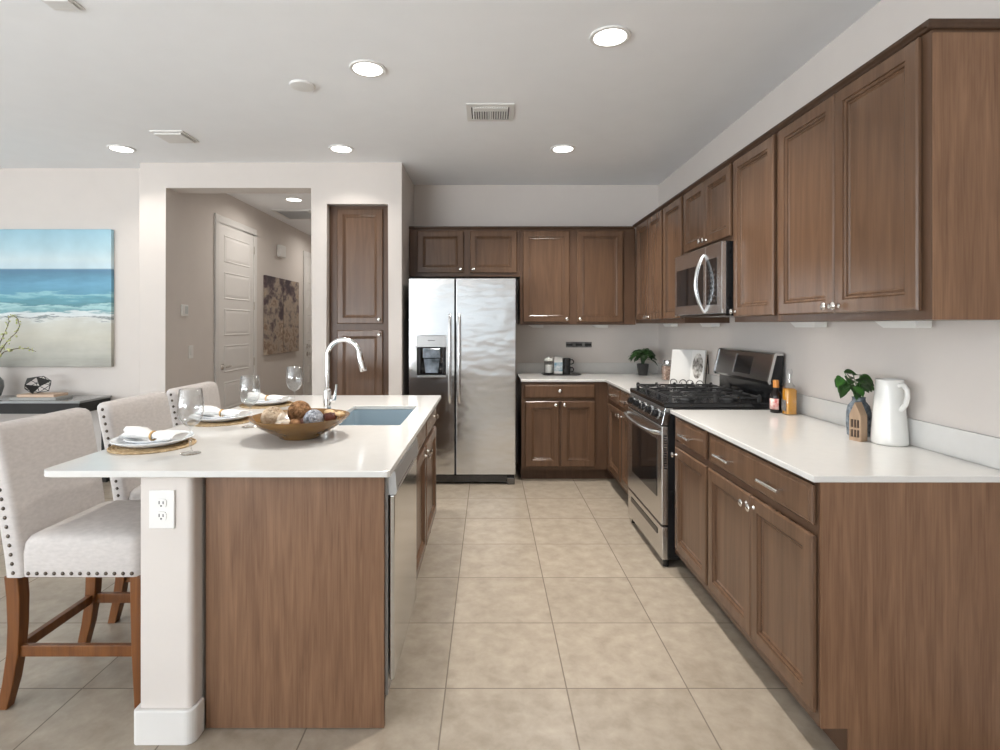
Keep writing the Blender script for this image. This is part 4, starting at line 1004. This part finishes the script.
rx0_, rx1_, ry0_, ry1_ = -0.142, 0.162, 3.45, 3.74
mb = MB()
mb.box(rx0_, rx1_, ry0_, ry0_+0.045, CEIL-0.008, CEIL); mb.box(rx0_, rx1_, ry1_-0.03, ry1_, CEIL-0.008, CEIL); mb.box(rx0_, rx0_+0.03, ry0_+0.045, ry1_-0.03, CEIL-0.008, CEIL); mb.box(rx1_-0.03, rx1_, ry0_+0.045, ry1_-0.03, CEIL-0.008, CEIL)
mb.build('frame', M['white_plastic'], root, bevel=0.002)
MB().box(rx0_+0.03, rx1_-0.03, ry0_+0.045, ry1_-0.03, CEIL-0.0015, CEIL-0.0005).build('duct', M['vent_dark'], root)
mb = MB()
for half in ((rx0_+0.035, 0.004), (0.016, rx1_-0.035)):
    n_ = 7
    for k in range(n_):
        x = half[0]+(half[1]-half[0])*(k+0.5)/n_
        mb.obox((x, 3.595, CEIL-0.008), (0.0065, 0.105, 0.001), Matrix.Rotation(R(45), 3, 'Y'))
mb.build('louvers', M['white_plastic'], root)
MB().box(0.004, 0.016, ry0_+0.045, ry1_-0.03, CEIL-0.012, CEIL-0.002).build('divider', M['white_plastic'], root)
MB().box(rx0_+0.04, rx1_-0.04, ry0_+0.047, ry0_+0.10, CEIL-0.014, CEIL-0.009).build('lip', M['white_plastic'], root)
root = thing('return_grille', 'white return air grille on the hall ceiling', 'vent', (-2.38, 6.9, CEIL))
mb = MB().box(-2.62, -2.16, 6.62, 6.66, CEIL-0.012, CEIL).box(-2.62, -2.16, 7.14, 7.18, CEIL-0.012, CEIL).box(-2.62, -2.58, 6.66, 7.14, CEIL-0.012, CEIL).box(-2.20, -2.16, 6.66, 7.14, CEIL-0.012, CEIL)
mb.build('frame', M['white_plastic'], root)
mb = MB()
for k in range(16): mb.obox((-2.39, 6.675+k*0.03, CEIL-0.007), (0.19, 0.012, 0.001), Matrix.Rotation(R(35), 3, 'X'))
mb.build('louvers', M['trim'], root)
MB().box(-2.58, -2.20, 6.66, 7.14, CEIL-0.0012, CEIL-0.0004).build('duct', M['vent_dark'], root)

# fixtures under the wall cabinets
def ucl(c, length, along, lab, z):
    root = thing('under_cabinet_light', lab, 'light fixture', c, 'fixtures under the wall cabinets')
    pr = [(-length/2, z), (-length/2+0.02, z-0.012), (-length/2+0.05, z-0.027), (length/2-0.004, z-0.027), (length/2, z-0.022), (length/2, z)]
    if along == 'y':
        MB().prism([(c[1]-a, b) for a, b in pr], c[0]-0.03, c[0]+0.03, 'x').build('housing', M['led_off'], root)
    else:
        MB().prism([(c[0]+a, b) for a, b in pr], c[1]-0.03, c[1]+0.03, 'y').build('housing', M['led_off'], root)
ucl((1.63, 2.17, 1.388), 0.22, 'y', 'white wedge fixture under the wall cabinet nearest the end panel', 1.3875)
ucl((1.63, 2.81, 1.388), 0.22, 'y', 'white wedge fixture under the single-door cabinet near the bottles', 1.3875)
ucl((1.63, 4.06, 1.388), 0.22, 'y', 'white wedge fixture under the wall cabinet beyond the microwave', 1.3875)
ucl((1.60, 4.85, 1.388), 0.22, 'y', 'white wedge fixture under the right wall cabinet by the far corner', 1.3875)
ucl((0.46, 5.40, 1.377), 0.15, 'x', 'white wedge fixture under the back wall cabinet next to the fridge', 1.3765)
ucl((1.09, 5.40, 1.377), 0.15, 'x', 'white wedge fixture under the back wall cabinet over the outlet strip end', 1.3765)

# ------------------------------------------------------------------ items on the back counter
o = MB().prism([(a, b) for a, b in rrect(0.70, 5.30, 0.185, 0.105, 0.06, 6)], HC, HC+0.012, 'z').build('serving_tray', M['mug'], bevel=0.003)
tag(o, 'flat black tray holding the coffee things on the back counter', 'tray')
zt = HC+0.012
root = thing('canister', 'clear canister with a white lid on the black tray', 'jar', (0.578, 5.30, zt))
MB().lathe([(0.040, 0), (0.043, 0.004), (0.043, 0.115), (0.038, 0.122), (0.036, 0.122), (0.040, 0.112), (0.040, 0.006), (0, 0.005)], (0.578, 5.30, zt), 28).build('jar_body', M['glass'], root, smooth=50)
MB().lathe([(0.0, 0.007), (0.038, 0.007), (0.038, 0.085), (0.0, 0.088)], (0.578, 5.30, zt), 24).build('contents', M['pitcher'], root, smooth=50)
MB().lathe([(0.041, 0.1225), (0.041, 0.140), (0.036, 0.145), (0.012, 0.147), (0.010, 0.158), (0.0, 0.160)], (0.578, 5.30, zt), 28).build('lid', M['pitcher'], root, smooth=50)
root = thing('carton', 'small blue and white carton standing beside the black mugs', 'carton', (0.675, 5.335, zt))
MB().box(0.632, 0.718, 5.31, 5.36, zt, zt+0.160).build('box', M['paper'], root, bevel=0.001)
MB().box(0.633, 0.717, 5.3085, 5.3098, zt+0.02, zt+0.105).build('printed_front', M['carton'], root)
def mug(x, y, z, lab):
    r = thing('mug', lab, 'mug', (x, y, z), 'black mugs on the tray')
    MB().lathe([(0.034, 0), (0.038, 0.003), (0.040, 0.072), (0.038, 0.0735), (0.0365, 0.072), (0.035, 0.006), (0.0, 0.005)], (x, y, z), 28).build('cup', M['mug'], r, smooth=50)
    MB().tube([(x+0.037, y-0.01, z+0.058), (x+0.055, y-0.015, z+0.060), (x+0.066, y-0.018, z+0.045), (x+0.062, y-0.017, z+0.025), (x+0.037, y-0.01, z+0.016)], 0.0055, 8).build('handle', M['mug'], r, smooth=60)
mug(0.745, 5.27, zt, 'black mug under another on the coffee tray'); mug(0.745, 5.27, zt+0.0742, 'black mug stacked on top on the coffee tray')

# leaf helper
def leaf(mb, base, direction, ln, wd, droop=0.3, up=Vector((0, 0, 1)), lobes=False):
    d = Vector(direction).normalized(); side = d.cross(up)
    if side.length < 1e-3: side = Vector((1, 0, 0))
    side.normalize(); nrm = side.cross(d).normalized(); rows = []
    N = 8
    for i in range(N+1):
        t = i/N
        wv = wd*math.sin(math.pi*min(1, t*0.93+0.07))**0.8*(1-0.35*t) if 0 < t < 1 else wd*0.03
        if lobes and 0 < i < N: wv *= 1.0+0.28*(1 if i % 2 else -1)
        c = base+d*ln*t-Vector((0, 0, 1))*droop*ln*t*t
        rows.append([c-side*wv+nrm*wv*0.25, c-side*wv*0.5+nrm*wv*0.05, c, c+side*wv*0.5+nrm*wv*0.05, c+side*wv+nrm*wv*0.25])
    vs = [[mb.bm.verts.new(p) for p in r] for r in rows]
    for a, b in zip(vs, vs[1:]):
        for i in range(4): mb.bm.faces.new((a[i], a[i+1], b[i+1], b[i]))
def tooth_leaf(): pass
# potted plant in the far corner
px_, py_ = 1.468, 5.24
root = thing('potted_plant', 'leafy green plant in a small black pot in the far counter corner', 'plant', (px_, py_, HC))
MB().lathe([(0.040, 0), (0.042, 0.002), (0.056, 0.098), (0.058, 0.108), (0.054, 0.109), (0.050, 0.095), (0.0, 0.094)], (px_, py_, HC), 28).build('pot', M['black_matte'], root, smooth=40)
MB().lathe([(0.050, 0.0945), (0.050, 0.097), (0.0, 0.100)], (px_, py_, HC), 24).build('soil', M['soil'], root, smooth=40)
random.seed(11); lf = MB(); stq = MB()
for k in range(58):
    a = random.uniform(0, 2*math.pi); rad = 0.012+0.062*math.sqrt(random.random())
    hgt = 0.252-0.085*(rad/0.075)**2*random.uniform(0.6, 1.3)
    b = Vector((px_+rad*math.cos(a), py_+rad*math.sin(a), HC+hgt))
    stq.tube([(px_+0.01*math.cos(a), py_+0.01*math.sin(a), HC+0.098), (px_+rad*0.35*math.cos(a), py_+rad*0.35*math.sin(a), HC+0.098+hgt*0.42), tuple(b)], 0.0018, 5)
    leaf(lf, b, (math.cos(a), math.sin(a), random.uniform(-0.45, 0.2)), random.uniform(0.055, 0.078), random.uniform(0.026, 0.038), random.uniform(0.3, 0.7))
stq.build('stems', M['leaf'], root, smooth=60); lf.build('foliage', M['leaf'], root, smooth=60, solid=0.0012)
# glass jar with metal lid
jx, jy = 1.563, 4.79
root = thing('jar', 'glass jar of mixed snacks with a metal lid behind the open cookbook', 'jar', (jx, jy, HC))
MB().prism([(a, b) for a, b in rrect(jx, jy, 0.046, 0.046, 0.014, 4)], HC+0.004, HC+0.118, 'z').build('contents', M['granola'], root)
MB().loft([[(a, b, HC+z) for a, b in rrect(jx, jy, h, h, 0.016, 4)] for z, h in ((0.0, 0.047), (0.003, 0.049), (0.122, 0.049), (0.135, 0.040), (0.138, 0.040))]).build('jar_body', M['glass'], root, smooth=40)
MB().lathe([(0.042, 0.1385), (0.042, 0.168), (0.039, 0.171), (0.0, 0.172)], (jx, jy, HC), 28).build('lid', M['steel'], root, smooth=40)

# open cookbook on a scrolled wire stand
book_o = Vector((1.533, 4.20, HC+0.028))
tilt = R(14)
root = thing('cookbook_stand', 'black scrolled wire stand holding the open cookbook', 'stand', (1.533, 4.20, HC))
wmb = MB()
fa = R(-130)  # direction the book faces in plan
fdir = Vector((math.cos(fa), math.sin(fa), 0)); sdir = Vector((-fdir.y, fdir.x, 0))
def bp(s, f, z): return Vector((1.533, 4.20, HC))+sdir*s+fdir*f+Vector((0, 0, z))
wmb.tube([bp(-0.13, 0.05, 0.02), bp(0.13, 0.05, 0.02)], 0.004, 8)
wmb.tube([bp(-0.13, -0.03, 0.012), bp(0.13, -0.03, 0.012)], 0.004, 8)
for s in (-0.11, 0.11):
    wmb.tube([bp(s, 0.075, 0.004), bp(s, -0.12, 0.004)], 0.004, 8); wmb.tube([bp(s, -0.02, 0.006), bp(s, -0.085, 0.25)], 0.0035, 8); wmb.tube([bp(s, -0.12, 0.004), bp(s, -0.083, 0.24)], 0.0035, 8)
for s, sg in ((-0.09, 1), (-0.035, -1), (0.035, 1), (0.09, -1)):
    pts = []
    for k in range(20):
        a = k/19*2.1*math.pi; rr = 0.030*(1-0.55*k/19)
        pts.append(bp(s+sg*(rr*math.cos(a)-0.012), 0.062, 0.036+rr*math.sin(a)))
    wmb.tube(pts, 0.0032, 6)
wmb.build('wire_frame', M['wire'], root, smooth=60)
def cook_mat():
    m = mat('cookbook_photo_page', (0.74, 0.73, 0.71), 0.5, var=0.02)
    n = m.node_tree.nodes; L = m.node_tree.links; p = n['Principled BSDF']
    tc = n.new('ShaderNodeTexCoord')
    g = n.new('ShaderNodeTexNoise'); g.inputs['Scale'].default_value = 26; g.inputs['Detail'].default_value = 5; L.new(tc.outputs['Object'], g.inputs['Vector'])
    rp = n.new('ShaderNodeValToRGB'); rp.color_ramp.elements[0].position = 0.38; rp.color_ramp.elements[0].color = col4((0.10, 0.085, 0.075)); rp.color_ramp.elements[1].position = 0.62; rp.color_ramp.elements[1].color = col4((0.60, 0.57, 0.53))
    L.new(g.outputs['Fac'], rp.inputs['Fac']); L.new(rp.outputs['Color'], p.inputs['Base Color'])
    return m
root = thing('cookbook', 'open cookbook propped up beyond the range', 'book', (1.533, 4.20, HC+0.025))
bk_t = math.sin(tilt); bk_c = math.cos(tilt)
def pg(s, h, out=0.0):   # s along the page from the spine, h up the page
    f0 = 0.005-bk_t*h+out
    return bp(s, f0, 0.026+h*bk_c)
def page(s0, s1, o0, o1, name, m, th):
    a = [pg(s0, 0, o0), pg(s1, 0, o1), pg(s1, 0.262, o1), pg(s0, 0.262, o0)]
    back = fdir*(-th)
    return MB().loft([[q+back for q in a], a]).build(name, m, root)
page(-0.134, -0.001, 0.054, 0.0, 'left_pages', M['paper'], 0.012)
rpg = page(0.001, 0.118, 0.0, 0.054, 'right_pages', M['paper'], 0.012)
def pg2(s, h): 
    t = (s-0.001)/0.117
    return pg(s, h, 0.054*t+0.0006)
ci = [pg2(0.062+0.046*math.cos(R(a)), 0.145+0.098*math.sin(R(a))) for a in range(0, 360, 15)]
MB().loft([[q for q in ci], [q+fdir*0.0006 for q in ci]]).build('food_photo', cook_mat(), rpg)
a = [pg(-0.138, -0.004, 0.056), pg(0.0, -0.004, 0.0), pg(0.0, 0.268, 0.0), pg(-0.138, 0.268, 0.056)]
mb = MB(); mb.loft([[q-fdir*0.016 for q in a], [q-fdir*0.0125 for q in a]])
a = [pg(0.0, -0.004, 0.0), pg(0.122, -0.004, 0.056), pg(0.122, 0.268, 0.056), pg(0.0, 0.268, 0.0)]
mb.loft([[q-fdir*0.016 for q in a], [q-fdir*0.0125 for q in a]]); mb.build('cover', M['paper'], root)

# ------------------------------------------------------------------ items on the right counter
bxp, byp = 1.562, 2.99
root = thing('sauce_bottle', 'small dark bottle with an orange cap beside the range', 'bottle', (bxp, byp, HC), 'bottles by the range')
MB().lathe([(0.027, 0), (0.030, 0.003), (0.030, 0.088), (0.026, 0.105), (0.0135, 0.122), (0.0125, 0.135), (0.0, 0.136)], (bxp, byp, HC), 28).build('bottle_body', M['sauce'], root, smooth=50)
MB().lathe([(0.0150, 0.1362), (0.0155, 0.138), (0.0155, 0.172), (0.013, 0.177), (0.0, 0.178)], (bxp, byp, HC), 24).build('cap', M['cork'], root, smooth=50)
rg = [[(bxp+0.0306*math.cos(R(a)), byp+0.0306*math.sin(R(a)), HC+z) for a in range(150, 271, 8)] for z in (0.02, 0.078)]
mb = MB(); mb.loft(rg, cap=False, closed=False); mb.build('label', M['redlabel'], root, smooth=60, solid=0.0004)
ox, oy = 1.600, 2.925
root = thing('oil_bottle', 'clear glass bottle of golden oil beside the dark bottle', 'bottle', (ox, oy, HC), 'bottles by the range')
def sqr(h, z, r=0.012): return [(a, b, HC+z) for a, b in rrect(ox, oy, h, h, min(r, h*0.98), 5)]
MB().loft([sqr(0.0275, 0.004), sqr(0.0275, 0.130), sqr(0.020, 0.140)]).build('oil', M['oil'], root, smooth=40)
MB().loft([sqr(0.0295, 0.0), sqr(0.0300, 0.003), sqr(0.0300, 0.136), sqr(0.024, 0.152), sqr(0.0125, 0.168), sqr(0.0115, 0.215), sqr(0.0140, 0.217), sqr(0.0140, 0.232), sqr(0.0115, 0.236), sqr(0.0105, 0.242)]).build('bottle_body', M['wine_glass'], root, smooth=40)
MB().box(ox-0.0312, ox-0.0302, oy-0.022, oy+0.022, HC+0.02, HC+0.078).build('label', M['darklabel'], root)

vx2, vy2 = 1.588, 2.36
o = MB().lathe([(0.034, 0), (0.043, 0.004), (0.047, 0.05), (0.046, 0.10), (0.040, 0.130), (0.026, 0.148), (0.024, 0.160), (0.027, 0.166), (0.023, 0.166), (0.020, 0.158), (0.022, 0.148), (0.034, 0.128), (0.038, 0.10), (0.0, 0.09)], (vx2, vy2, HC), 32).build('vase', M['grey_glaze'], smooth=60)
tag(o, 'small grey textured vase of green leaves behind the wooden house', 'vase')
root = thing('leafy_sprig', 'trailing green leaf sprig standing in the small grey vase', 'plant', (vx2, vy2, HC+0.15))
lf = MB(); lb = MB(); sm = MB(); random.seed(3)
def lp(px, py, y): return Vector((cxp(px, y), y, CAM_Z-(py-325.5)*y/550))
spec = [(844, 371.5, 2.33, (0.6, -0.5, 0.05), 0.042, 0.015, 0)]
for k in range(26):
    a = 2*math.pi*k/26+random.uniform(-0.2, 0.2); q = 0.35+0.65*random.random()
    dx_, dy_ = math.cos(a)*q, math.sin(a)*q
    spec.append((853+14*dx_, 381.5-6.5*dy_, 2.315-0.05*(-1)**k*random.random(), (dx_*0.9, -0.45, 0.25*dy_-0.45*abs(dx_)-0.1), random.uniform(0.038, 0.052), random.uniform(0.019, 0.025), 1 if k % 5 == 0 else 0))
for x, y, yy, dr_, ln, wd, br in spec:
    b = lp(x, y, yy)
    sm.tube([(vx2+random.uniform(-0.008, 0.008), vy2+random.uniform(-0.008, 0.008), HC+0.12), (vx2+(b.x-vx2)*0.4, vy2+(b.y-vy2)*0.4, HC+0.21), tuple(b)], 0.0016, 5)
    leaf(lb if br else lf, b, dr_, ln*1.02, wd*1.05, 0.25, up=Vector((0.1, -0.75, 0.6)))
sm.build('stems', M['leaf_bright'], root, smooth=60); lf.build('leaves', M['leaf'], root, smooth=60, solid=0.001); lb.build('bright_leaves', M['leaf_bright'], root, smooth=60, solid=0.001)
# little wooden house, turned so that its window side faces the aisle
root = thing('wooden_house', 'small wooden house figure with six windows in front of the grey vase', 'figurine', (1.520, 2.262, HC), local=True)
root.rotation_euler = (0, 0, R(20))
hwid, hd = 0.024, 0.020
# gable front faces local -X
fr = MB()
gx = -hd
outline = [(-hwid, 0.0), (hwid, 0.0), (hwid, 0.105), (0.0, 0.158), (-hwid, 0.105)]
fr.prism(outline, -hd+0.006, hd, 'x').build('body', M['beech'], root, local=True, bevel=0.001)
mb = MB()
ys = [-0.024, -0.0095, -0.0065, 0.0065, 0.0095, 0.024]
bars = [(-hwid, -0.0185), (-0.0078, -0.0050), (0.0050, 0.0078), (0.0185, hwid)]
for a, b in bars: mb.box(-hd, -hd+0.0058, a, b, 0.015, 0.087)
mb.box(-hd, -hd+0.0058, -hwid, hwid, 0.0, 0.0148); mb.box(-hd, -hd+0.0058, -0.0185, 0.0185, 0.046, 0.054)
mb.prism([(-hwid, 0.0872), (hwid, 0.0872), (hwid, 0.105), (0.0, 0.158), (-hwid, 0.105)], -hd, -hd+0.0058, 'x')
mb.build('window_front', M['beech'], root, local=True)
MB().box(-hd+0.0045, -hd+0.0059, -0.0183, 0.0183, 0.0152, 0.0868).build('window_recess', M['dark_void'], root, local=True)
# pitcher
px2, py2 = 1.605, 2.203
root = thing('pitcher', 'tall white ceramic pitcher on the right counter against the backsplash', 'pitcher', (px2, py2, HC))
pp = [(0.058, 0), (0.063, 0.003), (0.064, 0.010), (0.0615, 0.05), (0.055, 0.14), (0.0485, 0.225), (0.047, 0.248), (0.0485, 0.256), (0.0465, 0.258), (0.0445, 0.250), (0.046, 0.22), (0.056, 0.05), (0.0, 0.03)]
mb = MB(); rings = []
for r, z in pp:
    rg = []
    for k in range(40):
        a = 2*math.pi*k/40; rr = r
        if z > 0.2:
            sp_ = max(0, math.cos(a-R(200)))**10; rr = r*(1+0.16*sp_*(z-0.2)/0.058)
        rg.append((px2+rr*math.cos(a), py2+rr*math.sin(a), HC+z))
    rings.append(rg)
mb.loft(rings).build('pitcher_body', M['pitcher'], root, smooth=60)
ha = R(-82); hd_ = Vector((math.cos(ha), math.sin(ha), 0))
pc = Vector((px2, py2, HC))
pts = [pc+hd_*0.046+Vector((0, 0, 0.238)), pc+hd_*0.066+Vector((0, 0, 0.240)), pc+hd_*0.080+Vector((0, 0, 0.222)), pc+hd_*0.082+Vector((0, 0, 0.195)), pc+hd_*0.074+Vector((0, 0, 0.168)), pc+hd_*0.052+Vector((0, 0, 0.142))]
MB().tube(pts, [0.010, 0.010, 0.0095, 0.0095, 0.0095, 0.011], 12).build('handle', M['pitcher'], root, smooth=60)
